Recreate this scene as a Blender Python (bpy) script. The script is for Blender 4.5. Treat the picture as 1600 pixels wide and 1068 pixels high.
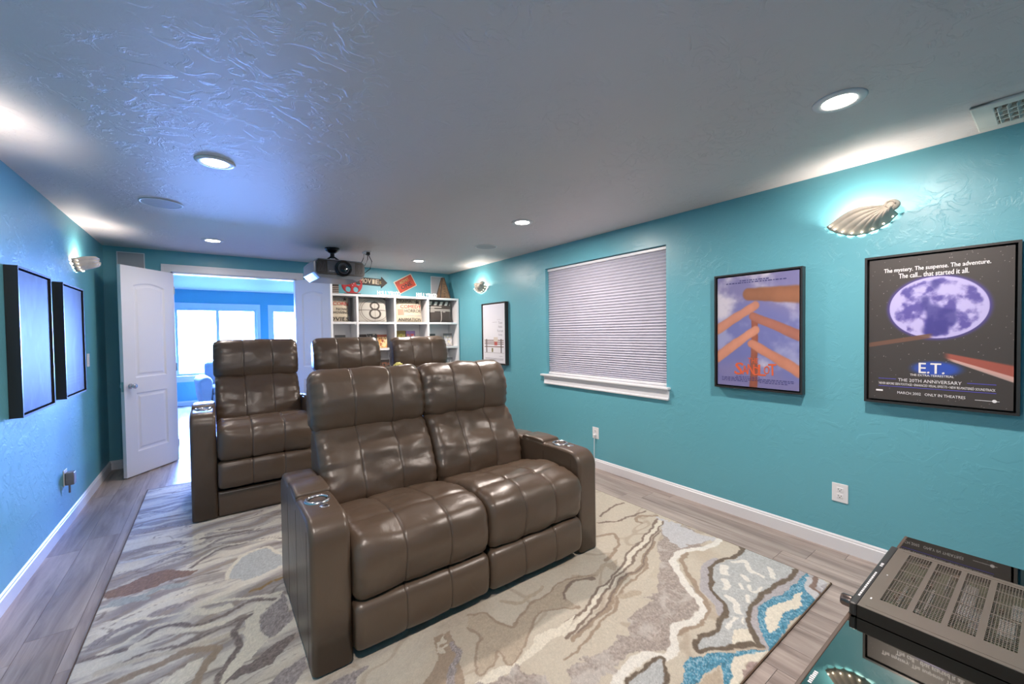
import bpy, bmesh, math, random
import numpy as np
from mathutils import Vector, Matrix, noise as mnoise

for _o in list(bpy.data.objects):
    bpy.data.objects.remove(_o, do_unlink=True)
SC = bpy.context.scene
COL = SC.collection
PI = math.pi

# ------------------------------------------------------------------ room size
XL, XR, H, YB = -0.9366, 3.275, 2.466, 6.22     # side walls, ceiling, back wall
YFRONT, YFAR, XFL, XFR = -1.9, 11.05, -2.6, 4.6  # wall behind the photographer, room beyond the doors
DX0, DX1, DZ = -0.37, 0.945, 2.222               # double door opening

# ------------------------------------------------------------------ camera
F_PX, YAW, PITCH, ROLL = 634.7, 0.6362, 0.02185, -0.01334
fw = Vector((math.sin(YAW)*math.cos(PITCH), math.cos(YAW)*math.cos(PITCH), -math.sin(PITCH)))
rt = Vector((math.cos(YAW), -math.sin(YAW), 0))
up = rt.cross(fw)
RT = math.cos(ROLL)*rt + math.sin(ROLL)*up
UP = -math.sin(ROLL)*rt + math.cos(ROLL)*up
cam_data = bpy.data.cameras.new('camera')
cam_data.sensor_width = 36.0
cam_data.lens = F_PX/1600*36.0
cam_data.clip_start = 0.02
cam = bpy.data.objects.new('camera', cam_data)
M = Matrix((RT, UP, -fw)).transposed().to_4x4()
M.translation = Vector((0, 0, 1.45))
cam.matrix_world = M
COL.objects.link(cam)
SC.camera = cam

# ------------------------------------------------------------------ sky outside the far windows
SKY_STRENGTH = 135.0
SKY_COLOR = (0.18, 0.35, 1.0)
W = bpy.data.worlds.new('sky'); SC.world = W
W.use_nodes = True
bg = W.node_tree.nodes['Background']
bg.inputs[0].default_value = (*SKY_COLOR, 1)
bg.inputs[1].default_value = SKY_STRENGTH
WINDOWS = [(-0.62, 0.845), (1.14, 2.7)]          # far windows, x range
WZ0, WZ1 = 0.635, 2.075
for x0, x1 in WINDOWS:                            # sampling portals on the far windows
    pl = bpy.data.lights.new('window_portal', 'AREA'); pl.shape = 'RECTANGLE'
    pl.size, pl.size_y = x1-x0, WZ1-WZ0
    pl.cycles.is_portal = True
    po = bpy.data.objects.new('window_portal', pl)
    po.location = ((x0+x1)/2, YFAR+0.03, (WZ0+WZ1)/2)
    po.rotation_euler = (-PI/2, 0, 0)
    COL.objects.link(po)

# ------------------------------------------------------------------ lamps (built further down in their fixtures)
CAN_WATT, CAN_WATT_DIM, SCONCE_WATT = 24.0, 6.0, 7.0   # the cans by the doors are dimmed
LAMP_COLOR = (1.0, 0.88, 0.80)
SCONCE_COLOR = (1.0, 0.88, 0.76)

# ------------------------------------------------------------------ view
SC.view_settings.view_transform = 'Standard'
SC.view_settings.look = 'None'
SC.view_settings.gamma = 1.0
SC.view_settings.use_curve_mapping = False
SC.view_settings.exposure = 0.68
SC.cycles.max_bounces = 8
SC.cycles.diffuse_bounces = 5
SC.cycles.glossy_bounces = 3
SC.cycles.transmission_bounces = 4
SC.cycles.caustics_reflective = False
SC.cycles.caustics_refractive = False
SC.cycles.sample_clamp_indirect = 4.0
SC.cycles.use_denoising = True

# ------------------------------------------------------------------ helpers
def lin(c):
    c = np.asarray(c, dtype=float)
    return np.where(c <= 0.04045, c/12.92, ((c+0.055)/1.055)**2.4)
def rgb(r, g, b):
    return tuple(lin(np.array([r, g, b])/255.0)) + (1.0,)

def material(name, color, rough=0.5, metal=0.0, spec=0.5, emit=None, estr=0.0, coat=0.0, bump=None, vary=None, attr=None, trans=0.0, sheen=0.0):
    """color sRGB 0-255. bump=(scale, strength, distance[, detail]); vary=(scale, amount)"""
    m = bpy.data.materials.new(name); m.use_nodes = True
    nt = m.node_tree; b = nt.nodes['Principled BSDF']
    col = rgb(*color) if max(color) > 1.0 or color == (0, 0, 0) else (*color, 1)
    b.inputs['Base Color'].default_value = col
    b.inputs['Roughness'].default_value = rough
    b.inputs['Metallic'].default_value = metal
    b.inputs['Specular IOR Level'].default_value = spec
    b.inputs['Coat Weight'].default_value = coat
    b.inputs['Coat Roughness'].default_value = 0.08
    b.inputs['Transmission Weight'].default_value = trans
    b.inputs['Sheen Weight'].default_value = sheen
    if emit is not None:
        b.inputs['Emission Color'].default_value = (*emit, 1)
        b.inputs['Emission Strength'].default_value = estr
    tc = nt.nodes.new('ShaderNodeTexCoord')
    src = None
    if attr:
        a = nt.nodes.new('ShaderNodeVertexColor'); a.layer_name = attr
        src = a.outputs['Color']
    if vary:
        n = nt.nodes.new('ShaderNodeTexNoise'); n.inputs['Scale'].default_value = vary[0]; n.inputs['Detail'].default_value = 4
        nt.links.new(tc.outputs['Object'], n.inputs['Vector'])
        mx = nt.nodes.new('ShaderNodeMix'); mx.data_type = 'RGBA'; mx.blend_type = 'MULTIPLY'
        mx.inputs['Factor'].default_value = 1.0
        mr = nt.nodes.new('ShaderNodeMapRange')
        mr.inputs['From Min'].default_value = 0.3; mr.inputs['From Max'].default_value = 0.7
        mr.inputs['To Min'].default_value = 1-vary[1]; mr.inputs['To Max'].default_value = 1+vary[1]
        nt.links.new(n.outputs['Fac'], mr.inputs['Value'])
        if src is None:
            mx.inputs[6].default_value = col
        else:
            nt.links.new(src, mx.inputs[6])
        nt.links.new(mr.outputs['Result'], mx.inputs[7])
        src = mx.outputs[2]
    if src is not None:
        nt.links.new(src, b.inputs['Base Color'])
    if bump:
        n = nt.nodes.new('ShaderNodeTexNoise'); n.inputs['Scale'].default_value = bump[0]
        n.inputs['Detail'].default_value = bump[3] if len(bump) > 3 else 3
        nt.links.new(tc.outputs['Object'], n.inputs['Vector'])
        bp = nt.nodes.new('ShaderNodeBump'); bp.inputs['Strength'].default_value = bump[1]; bp.inputs['Distance'].default_value = bump[2]
        nt.links.new(n.outputs['Fac'], bp.inputs['Height'])
        nt.links.new(bp.outputs['Normal'], b.inputs['Normal'])
    return m

def knockdown(name, color, rough, strength, dist, spec=0.5):
    """painted wall with trowelled knock-down plaster relief"""
    m = material(name, color, rough, spec=spec)
    nt = m.node_tree; b = nt.nodes['Principled BSDF']
    tc = nt.nodes['Texture Coordinate']
    n1 = nt.nodes.new('ShaderNodeTexNoise'); n1.inputs['Scale'].default_value = 8.5; n1.inputs['Detail'].default_value = 6; n1.inputs['Roughness'].default_value = 0.62; n1.inputs['Distortion'].default_value = 1.3
    r1 = nt.nodes.new('ShaderNodeValToRGB'); r1.color_ramp.elements[0].position = 0.50; r1.color_ramp.elements[1].position = 0.56
    n2 = nt.nodes.new('ShaderNodeTexNoise'); n2.inputs['Scale'].default_value = 1.6; n2.inputs['Detail'].default_value = 2
    r2 = nt.nodes.new('ShaderNodeValToRGB'); r2.color_ramp.elements[0].position = 0.36; r2.color_ramp.elements[1].position = 0.58
    mul = nt.nodes.new('ShaderNodeMath'); mul.operation = 'MULTIPLY'
    n3 = nt.nodes.new('ShaderNodeTexNoise'); n3.inputs['Scale'].default_value = 55.0; n3.inputs['Detail'].default_value = 2
    ad = nt.nodes.new('ShaderNodeMath'); ad.operation = 'MULTIPLY_ADD'; ad.inputs[1].default_value = 0.12
    for n in (n1, n2, n3):
        nt.links.new(tc.outputs['Object'], n.inputs['Vector'])
    nt.links.new(n1.outputs['Fac'], r1.inputs['Fac']); nt.links.new(n2.outputs['Fac'], r2.inputs['Fac'])
    nt.links.new(r1.outputs['Color'], mul.inputs[0]); nt.links.new(r2.outputs['Color'], mul.inputs[1])
    nt.links.new(n3.outputs['Fac'], ad.inputs[0]); nt.links.new(mul.outputs[0], ad.inputs[2])
    bp = nt.nodes.new('ShaderNodeBump'); bp.inputs['Strength'].default_value = strength; bp.inputs['Distance'].default_value = dist
    nt.links.new(ad.outputs[0], bp.inputs['Height']); nt.links.new(bp.outputs['Normal'], b.inputs['Normal'])
    return m

def empty(name, loc, rz=0.0, label=None, cat=None, group=None):
    o = bpy.data.objects.new(name, None); o.empty_display_size = 0.05
    o.location = loc; o.rotation_euler = (0, 0, rz); COL.objects.link(o)
    if label: o['label'] = label
    if cat: o['category'] = cat
    if group: o['group'] = group
    return o

def tag(o, label=None, cat=None, group=None, kind=None):
    if label: o['label'] = label
    if cat: o['category'] = cat
    if group: o['group'] = group
    if kind: o['kind'] = kind
    return o

def link_mesh(name, me, mat, parent=None, smooth=False, loc=None):
    if mat is not None and len(me.materials) == 0:
        me.materials.append(mat)
    o = bpy.data.objects.new(name, me); COL.objects.link(o)
    if parent is not None: o.parent = parent
    if loc is not None: o.location = loc
    if smooth:
        me.polygons.foreach_set('use_smooth', [True]*len(me.polygons))
    return o

class MB:
    """collects simple solids into one mesh"""
    def __init__(s): s.bm = bmesh.new()
    def _xf(s, vs, rot, loc):
        if rot is not None: bmesh.ops.transform(s.bm, matrix=rot.to_4x4(), verts=vs)
        bmesh.ops.translate(s.bm, vec=loc, verts=vs)
    def box(s, lo, hi, bevel=0.0, seg=2, rot=None, piv=None):
        lo, hi = Vector(lo), Vector(hi); c = (lo+hi)/2; d = hi-lo
        r = bmesh.ops.create_cube(s.bm, size=1.0); vs = r['verts']
        bmesh.ops.scale(s.bm, vec=d, verts=vs)
        if bevel > 0:
            es = list({e for v in vs for e in v.link_edges})
            rr = bmesh.ops.bevel(s.bm, geom=es, offset=min(bevel, min(d)*0.49), segments=seg, affect='EDGES', profile=0.5)
            vs = list({v for f in rr['faces'] for v in f.verts} | {v for v in vs if v.is_valid})
        s._xf(vs, rot, c)
        return s
    def cyl(s, a, b, r1, r2=None, seg=24):
        a, b = Vector(a), Vector(b); d = b-a
        r = bmesh.ops.create_cone(s.bm, cap_ends=True, segments=seg, radius1=r1, radius2=r1 if r2 is None else r2, depth=d.length)
        s._xf(r['verts'], d.to_track_quat('Z', 'Y').to_matrix(), (a+b)/2)
        return s
    def sphere(s, c, r, sc=(1, 1, 1), u=16, v=10):
        q = bmesh.ops.create_uvsphere(s.bm, u_segments=u, v_segments=v, radius=r)
        bmesh.ops.scale(s.bm, vec=sc, verts=q['verts']); bmesh.ops.translate(s.bm, vec=c, verts=q['verts'])
        return s
    def tube(s, pts, r, seg=8, closed=False):
        pts = [Vector(p) for p in pts]; n = len(pts); rings = []
        rr = r if isinstance(r, (list, tuple)) else [r]*n
        ref = Vector((0, 0, 1))
        for i, p in enumerate(pts):
            t = (pts[(i+1) % n]-pts[i-1]) if closed else (pts[min(i+1, n-1)]-pts[max(i-1, 0)])
            t.normalize()
            a = ref if abs(t.dot(ref)) < 0.95 else Vector((1, 0, 0))
            e1 = t.cross(a).normalized(); e2 = t.cross(e1)
            rings.append([s.bm.verts.new(p+rr[i]*(math.cos(2*PI*k/seg)*e1+math.sin(2*PI*k/seg)*e2)) for k in range(seg)])
        for i in range(n if closed else n-1):
            A, B = rings[i], rings[(i+1) % n]
            for k in range(seg):
                s.bm.faces.new((A[k], A[(k+1) % seg], B[(k+1) % seg], B[k]))
        if not closed:
            s.bm.faces.new(rings[0][::-1]); s.bm.faces.new(rings[-1])
        return s
    def lathe(s, prof, c=(0, 0, 0), axis='z', seg=32):
        """prof: list of (r, h)"""
        rings = []
        for r, h in prof:
            ring = []
            for k in range(seg):
                a = 2*PI*k/seg; x, y = r*math.cos(a), r*math.sin(a)
                p = (x, y, h) if axis == 'z' else ((x, h, y) if axis == 'y' else (h, x, y))
                ring.append(s.bm.verts.new(Vector(p)+Vector(c)))
            rings.append(ring)
        for A, B in zip(rings, rings[1:]):
            for k in range(seg):
                s.bm.faces.new((A[k], A[(k+1) % seg], B[(k+1) % seg], B[k]))
        for ring in (rings[0], rings[-1]):
            try: s.bm.faces.new(ring)
            except ValueError: pass
        return s
    def prism(s, poly, y0, y1):
        """poly in (x, z), extruded along y"""
        A = [s.bm.verts.new((x, y0, z)) for x, z in poly]; B = [s.bm.verts.new((x, y1, z)) for x, z in poly]
        n = len(poly)
        s.bm.faces.new(A); s.bm.faces.new(B[::-1])
        for i in range(n): s.bm.faces.new((A[i], B[i], B[(i+1) % n], A[(i+1) % n]))
        return s
    def build(s, name, mat, parent=None, smooth=False, loc=None, auto=False):
        bmesh.ops.recalc_face_normals(s.bm, faces=s.bm.faces)
        me = bpy.data.meshes.new(name); s.bm.to_mesh(me); s.bm.free()
        o = link_mesh(name, me, mat, parent, smooth, loc)
        if auto:
            me.polygons.foreach_set('use_smooth', [True]*len(me.polygons))
            me.set_sharp_from_angle(angle=math.radians(35))
        return o

def struct(o, kind='structure'):
    o['kind'] = kind; return o

def text_mesh(body, w, h, bold=0.0, loc=(0, 0, 0), rot=0.0, align='C', depth=0.0006, raw_bold=0.0):
    cu = bpy.data.curves.new('lettering', 'FONT'); cu.body = body; cu.size = 1.0; cu.offset = raw_bold; cu.resolution_u = 2
    ob = bpy.data.objects.new('lettering', cu)
    me = bpy.data.meshes.new_from_object(ob)
    bpy.data.objects.remove(ob); bpy.data.curves.remove(cu)
    n = len(me.vertices); co = np.zeros(n*3); me.vertices.foreach_get('co', co); co = co.reshape(-1, 3)
    mn, mx = co.min(0), co.max(0)
    sx = w/(mx[0]-mn[0]); sz = h/(mx[1]-mn[1])
    x = (co[:, 0]-(mn[0]+mx[0])/2)*sx; z = (co[:, 1]-(mn[1]+mx[1])/2)*sz
    c, s_ = math.cos(rot), math.sin(rot)
    faces = [tuple(p.vertices) for p in me.polygons]; V, F = [], []
    b = bold*0.75       # heavier weight: shifted strokes stacked a hair apart
    for k, (ax, az) in enumerate(((0, 0),) if bold <= 0 else ((-b*sx, -b*sz*0.5), (0, 0), (b*sx, b*sz*0.5))):
        q = np.stack([(x+ax)*c-(z+az)*s_+loc[0], np.full(n, loc[1]-depth-0.00025*k), (x+ax)*s_+(z+az)*c+loc[2]], 1)
        F += [tuple(i+len(V) for i in f) for f in faces]; V += [tuple(v) for v in q]
    bpy.data.meshes.remove(me)
    me = bpy.data.meshes.new('lettering'); me.from_pydata(V, [], F); me.update()
    return me
def lettering(body, w, h, mat, parent, loc, rot=0.0, bold=0.0, name='lettering', warp=None):
    me = text_mesh(body, w, h, bold, loc, rot)
    if warp:
        for v in me.vertices: v.co.y = warp(v.co.x, v.co.z)+(v.co.y-loc[1])
    return link_mesh(name, me, mat, parent)

# ---- numpy noise for woven and printed patterns
def _hash(ix, iy, seed):
    n = (ix.astype(np.int64)*374761393 + iy.astype(np.int64)*668265263 + seed*974711) & 0x7fffffff
    n = ((n ^ (n >> 13))*1274126177) & 0x7fffffff
    return ((n ^ (n >> 16)) & 0xffff)/65535.0
def vnoise(x, y, seed=0):
    ix, iy = np.floor(x), np.floor(y); fx, fy = x-ix, y-iy
    fx = fx*fx*(3-2*fx); fy = fy*fy*(3-2*fy)
    a = _hash(ix, iy, seed); b = _hash(ix+1, iy, seed); c = _hash(ix, iy+1, seed); d = _hash(ix+1, iy+1, seed)
    return (a*(1-fx)+b*fx)*(1-fy)+(c*(1-fx)+d*fx)*fy
def fbm(x, y, seed=0, oct=4):
    v = 0; a = 0.5; t = 0
    for i in range(oct):
        v = v+a*vnoise(x*2**i, y*2**i, seed+i); t += a; a *= 0.5
    return v/t
def sstep(a, b, x):
    t = np.clip((x-a)/(b-a), 0, 1); return t*t*(3-2*t)
def mixc(base, col, f):
    f = np.asarray(f)[..., None]; return base*(1-f)+np.asarray(col, float)*f

def color_grid(name, P, rgbv, mat, parent, thick=None):
    """P (ny,nx,3) points, rgbv (ny,nx,3) sRGB 0..255 -> mesh with a colour attribute"""
    ny, nx = P.shape[:2]; n = nx*ny
    idx = np.arange(n).reshape(ny, nx)
    q = np.stack([idx[:-1, :-1], idx[:-1, 1:], idx[1:, 1:], idx[1:, :-1]], -1).reshape(-1, 4)
    me = bpy.data.meshes.new(name)
    me.vertices.add(n); me.vertices.foreach_set('co', P.reshape(-1).astype(np.float32))
    me.loops.add(q.size); me.loops.foreach_set('vertex_index', q.reshape(-1).astype(np.int32))
    me.polygons.add(len(q)); me.polygons.foreach_set('loop_start', (np.arange(len(q))*4).astype(np.int32))
    me.update(calc_edges=True)
    at = me.color_attributes.new('pattern', 'FLOAT_COLOR', 'POINT')
    c = np.ones((n, 4), np.float32); c[:, :3] = lin(np.clip(rgbv.reshape(-1, 3), 0, 255)/255.0)
    at.data.foreach_set('color', c.ravel())
    return link_mesh(name, me, mat, parent)
# ------------------------------------------------------------------ materials
WALL = knockdown('teal wall paint', (102, 172, 187), 0.36, 0.20, 0.006)
CEIL = knockdown('ceiling paint', (214, 205, 205), 0.52, 0.42, 0.006, 0.4)
WHITE = material('white semi gloss paint', (228, 228, 232), 0.35, bump=(60, 0.03, 0.001))
SHELFW = material('white laminate', (226, 226, 228), 0.4, vary=(3, 0.02))
BLACKF = material('black frame wood', (44, 42, 42), 0.32, bump=(90, 0.08, 0.001))
GAPBLK = material('black shadow gap', (9, 9, 9), 0.8, vary=(40, 0.1))
PLASTIC = material('white plastic', (232, 232, 234), 0.3, vary=(20, 0.01))
SLOT = material('dark slot', (45, 42, 42), 0.7, vary=(20, 0.05))
PRINT = material('printed canvas', (255, 255, 255), 0.42, attr='pattern', bump=(900, 0.05, 0.0005))
GLOSSPRINT = material('glossy printed canvas', (255, 255, 255), 0.5, spec=0.14, attr='pattern', bump=(700, 0.04, 0.0005))
CHROME = material('brushed nickel', (205, 205, 208), 0.2, metal=1.0, bump=(200, 0.03, 0.0005))
GRILLE = material('white speaker grille', (176, 174, 178), 0.6, bump=(700, 0.3, 0.001))
WHITEINK = material('white ink', (232, 230, 232), 0.5, vary=(50, 0.02))
DARKINK = material('dark ink', (48, 44, 44), 0.6, vary=(50, 0.05))
GREYINK = material('grey ink', (140, 140, 150), 0.6, vary=(50, 0.05))
REDINK = material('red ink', (178, 48, 44), 0.6, vary=(50, 0.05))
ORANGEINK = material('orange ink', (214, 96, 60), 0.5, vary=(30, 0.05))
BLUEINK = material('blue ink', (92, 86, 190), 0.5, vary=(50, 0.05))
NAVYINK = material('navy ink', (52, 52, 110), 0.5, vary=(50, 0.05))

def leather_mat():
    m = material('taupe leather', (88, 72, 59), 0.33, spec=0.6, vary=(2.5, 0.08))
    nt = m.node_tree; b = nt.nodes['Principled BSDF']; tc = nt.nodes['Texture Coordinate']
    n1 = nt.nodes.new('ShaderNodeTexNoise'); n1.inputs['Scale'].default_value = 9; n1.inputs['Detail'].default_value = 3; n1.inputs['Distortion'].default_value = 0.8
    n2 = nt.nodes.new('ShaderNodeTexVoronoi'); n2.inputs['Scale'].default_value = 330
    ad = nt.nodes.new('ShaderNodeMath'); ad.operation = 'MULTIPLY_ADD'; ad.inputs[1].default_value = 0.05
    nt.links.new(tc.outputs['Object'], n1.inputs['Vector']); nt.links.new(tc.outputs['Object'], n2.inputs['Vector'])
    nt.links.new(n2.outputs['Distance'], ad.inputs[0]); nt.links.new(n1.outputs['Fac'], ad.inputs[2])
    bp = nt.nodes.new('ShaderNodeBump'); bp.inputs['Strength'].default_value = 0.24; bp.inputs['Distance'].default_value = 0.010
    nt.links.new(ad.outputs[0], bp.inputs['Height']); nt.links.new(bp.outputs['Normal'], b.inputs['Normal'])
    return m
LEATHER = leather_mat()
STITCH = material('leather seam', (66, 55, 47), 0.45, vary=(30, 0.1))
DARKCLOTH = material('dark underside cloth', (24, 22, 22), 0.9, vary=(30, 0.1))

def plank_mat():
    m = material('grey oak plank', (160, 148, 142), 0.38, spec=0.45)
    nt = m.node_tree; b = nt.nodes['Principled BSDF']; tc = nt.nodes['Texture Coordinate']
    oi = nt.nodes.new('ShaderNodeObjectInfo')
    mp = nt.nodes.new('ShaderNodeMapping'); mp.inputs['Scale'].default_value = (14, 1.1, 14)
    sc = nt.nodes.new('ShaderNodeVectorMath'); sc.operation = 'SCALE'; sc.inputs['Scale'].default_value = 37.0
    cmb = nt.nodes.new('ShaderNodeCombineXYZ')
    for k in range(3): nt.links.new(oi.outputs['Random'], cmb.inputs[k])
    nt.links.new(cmb.outputs[0], sc.inputs[0]); nt.links.new(sc.outputs[0], mp.inputs['Location'])
    nt.links.new(tc.outputs['Object'], mp.inputs['Vector'])
    n = nt.nodes.new('ShaderNodeTexNoise'); n.inputs['Scale'].default_value = 1.0; n.inputs['Detail'].default_value = 6; n.inputs['Roughness'].default_value = 0.65; n.inputs['Distortion'].default_value = 0.6
    nt.links.new(mp.outputs[0], n.inputs['Vector'])
    rp = nt.nodes.new('ShaderNodeValToRGB')
    e = rp.color_ramp.elements
    e[0].position, e[0].color = 0.28, rgb(120, 106, 100)
    e[1].position, e[1].color = 0.72, rgb(194, 180, 172)
    k = e.new(0.5); k.color = rgb(166, 151, 144)
    nt.links.new(n.outputs['Fac'], rp.inputs['Fac'])
    mr = nt.nodes.new('ShaderNodeMapRange'); mr.inputs['To Min'].default_value = 0.86; mr.inputs['To Max'].default_value = 1.10
    nt.links.new(oi.outputs['Random'], mr.inputs['Value'])
    mx = nt.nodes.new('ShaderNodeMix'); mx.data_type = 'RGBA'; mx.blend_type = 'MULTIPLY'; mx.inputs['Factor'].default_value = 1
    nt.links.new(rp.outputs['Color'], mx.inputs[6]); nt.links.new(mr.outputs['Result'], mx.inputs[7])
    nt.links.new(mx.outputs[2], b.inputs['Base Color'])
    bp = nt.nodes.new('ShaderNodeBump'); bp.inputs['Strength'].default_value = 0.12; bp.inputs['Distance'].default_value = 0.002
    nt.links.new(n.outputs['Fac'], bp.inputs['Height']); nt.links.new(bp.outputs['Normal'], b.inputs['Normal'])
    return m
PLANK = plank_mat()
SUBFLOOR = material('floor joint', (70, 62, 58), 0.8, vary=(8, 0.1))

# ------------------------------------------------------------------ room shell
WT = 0.12
fl = struct(MB().box((XFL-WT, YFRONT-WT, -0.12), (XFR+WT, YFAR+WT, -0.004)).build('floor', SUBFLOOR))
struct(MB().box((XL-WT, YFRONT-WT, H), (XR+WT, YB, H+0.12)).build('ceiling', CEIL))
struct(MB().box((XFL-WT, YB, H), (XFR+WT, YFAR+WT, H+0.12)).build('ceiling_far_room', CEIL))
struct(MB().box((XL-WT, YFRONT-WT, -0.004), (XL, YB, H)).build('wall_left', WALL))
struct(MB().box((XL, YFRONT-WT, -0.004), (XR, YFRONT, H)).build('wall_front', WALL))
WY0, WY1, WB, WTOP = 2.105, 3.735, 0.93, 2.222     # window in the right wall
m = MB()
m.box((XR, YFRONT-WT, -0.004), (XR+WT, WY0, H)); m.box((XR, WY1, -0.004), (XR+WT, YB, H))
m.box((XR, WY0, -0.004), (XR+WT, WY1, WB)); m.box((XR, WY0, WTOP), (XR+WT, WY1, H))
struct(m.build('wall_right', WALL))
m = MB()
m.box((XFL-WT, YB, -0.004), (DX0, YB+WT, H)); m.box((DX1, YB, -0.004), (XFR+WT, YB+WT, H)); m.box((DX0, YB, DZ), (DX1, YB+WT, H))
struct(m.build('wall_back', WALL))
struct(MB().box((XFL-WT, YB+WT, -0.004), (XFL, YFAR, H)).build('wall_far_left', WALL))
struct(MB().box((XFR, YB+WT, -0.004), (XFR+WT, YFAR, H)).build('wall_far_right', WALL))
m = MB(); xs = [XFL-WT] + [v for w in WINDOWS for v in w] + [XFR+WT]
for i in range(0, len(xs), 2): m.box((xs[i], YFAR, -0.004), (xs[i+1], YFAR+WT, H))
for x0, x1 in WINDOWS:
    m.box((x0, YFAR, -0.004), (x1, YFAR+WT, WZ0)); m.box((x0, YFAR, WZ1), (x1, YFAR+WT, H))
struct(m.build('wall_far_back', WALL))

# floor planks, each its own piece
random.seed(4)
PW, PL = 0.178, 1.22
RX0, RX1, RY0, RY1 = -0.525, 2.795, 0.765, 5.15   # rug
pm = MB().box((-PW/2+0.0009, -PL/2+0.0009, -0.008), (PW/2-0.0009, PL/2-0.0009, 0.0)).build('plank', PLANK)
plank_mesh = pm.data; bpy.data.objects.remove(pm)
def lay_planks(x0, x1, y0, y1, skip_rug):
    nx = int(math.ceil((x1-x0)/PW))
    for i in range(nx):
        cx = x0+(i+0.5)*PW; off = random.random()*PL
        y = y0-off
        while y < y1:
            a, b = max(y, y0), min(y+PL, y1)
            xa, xb = cx-PW/2, min(cx+PW/2, x1)
            if b-a > 0.03:
                covered = skip_rug and xa > RX0+0.05 and xb < RX1-0.05 and a > RY0+0.05 and b < RY1-0.05
                if not covered:
                    o = bpy.data.objects.new('plank', plank_mesh); COL.objects.link(o); o.parent = fl
                    o.location = ((xa+xb)/2, (a+b)/2, 0); o.scale = ((xb-xa)/PW, (b-a)/PL, 1)
            y += PL
lay_planks(XL, XR, -0.6, YB, True)
lay_planks(-1.4, 1.9, YB, YFAR, False)

# baseboards
def baseboard(name, p0, p1, nrm):
    """p0->p1 along the wall foot, nrm points into the room"""
    p0, p1, n = Vector(p0), Vector(p1), Vector(nrm)
    prof = [(0, 0), (0.015, 0), (0.015, 0.078), (0.010, 0.083), (0.009, 0.092), (0.003, 0.1), (0, 0.1)]
    vs = [(p+n*d+Vector((0, 0, z))) for p in (p0, p1) for d, z in prof]; k = len(prof)
    fs = [(i, (i+1) % k, k+(i+1) % k, k+i) for i in range(k)]+[tuple(range(k))[::-1], tuple(range(k, 2*k))]
    me = bpy.data.meshes.new(name); me.from_pydata([tuple(v) for v in vs], [], fs); me.update()
    bm = bmesh.new(); bm.from_mesh(me); bmesh.ops.recalc_face_normals(bm, faces=bm.faces); bm.to_mesh(me); bm.free()
    return struct(link_mesh(name, me, WHITE))
baseboard('baseboard_left', (XL, YFRONT, 0), (XL, YB, 0), (1, 0, 0))
baseboard('baseboard_right', (XR, YFRONT, 0), (XR, YB, 0), (-1, 0, 0))
baseboard('baseboard_back_left', (XL, YB, 0), (DX0-0.09, YB, 0), (0, -1, 0))
baseboard('baseboard_far', (XFL, YFAR, 0), (XFR, YFAR, 0), (0, -1, 0))

# door casing of the double door
m = MB()
for a, b, z in ((0.0, 0.085, 0.014), (0.0, 0.02, 0.02), (0.065, 0.085, 0.02)):
    m.box((DX0-b, YB-z, 0), (DX0-a, YB, DZ+b)); m.box((DX1+a, YB-z, 0), (DX1+b, YB, DZ+b)); m.box((DX0-a, YB-z, DZ+a), (DX1+a, YB, DZ+b))
m.box((DX0-0.001, YB, 0), (DX0+0.018, YB+WT, DZ)); m.box((DX1-0.018, YB, 0), (DX1+0.001, YB+WT, DZ)); m.box((DX0, YB, DZ-0.018), (DX1, YB+WT, DZ+0.001))
struct(m.build('trim_1', WHITE))

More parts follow.
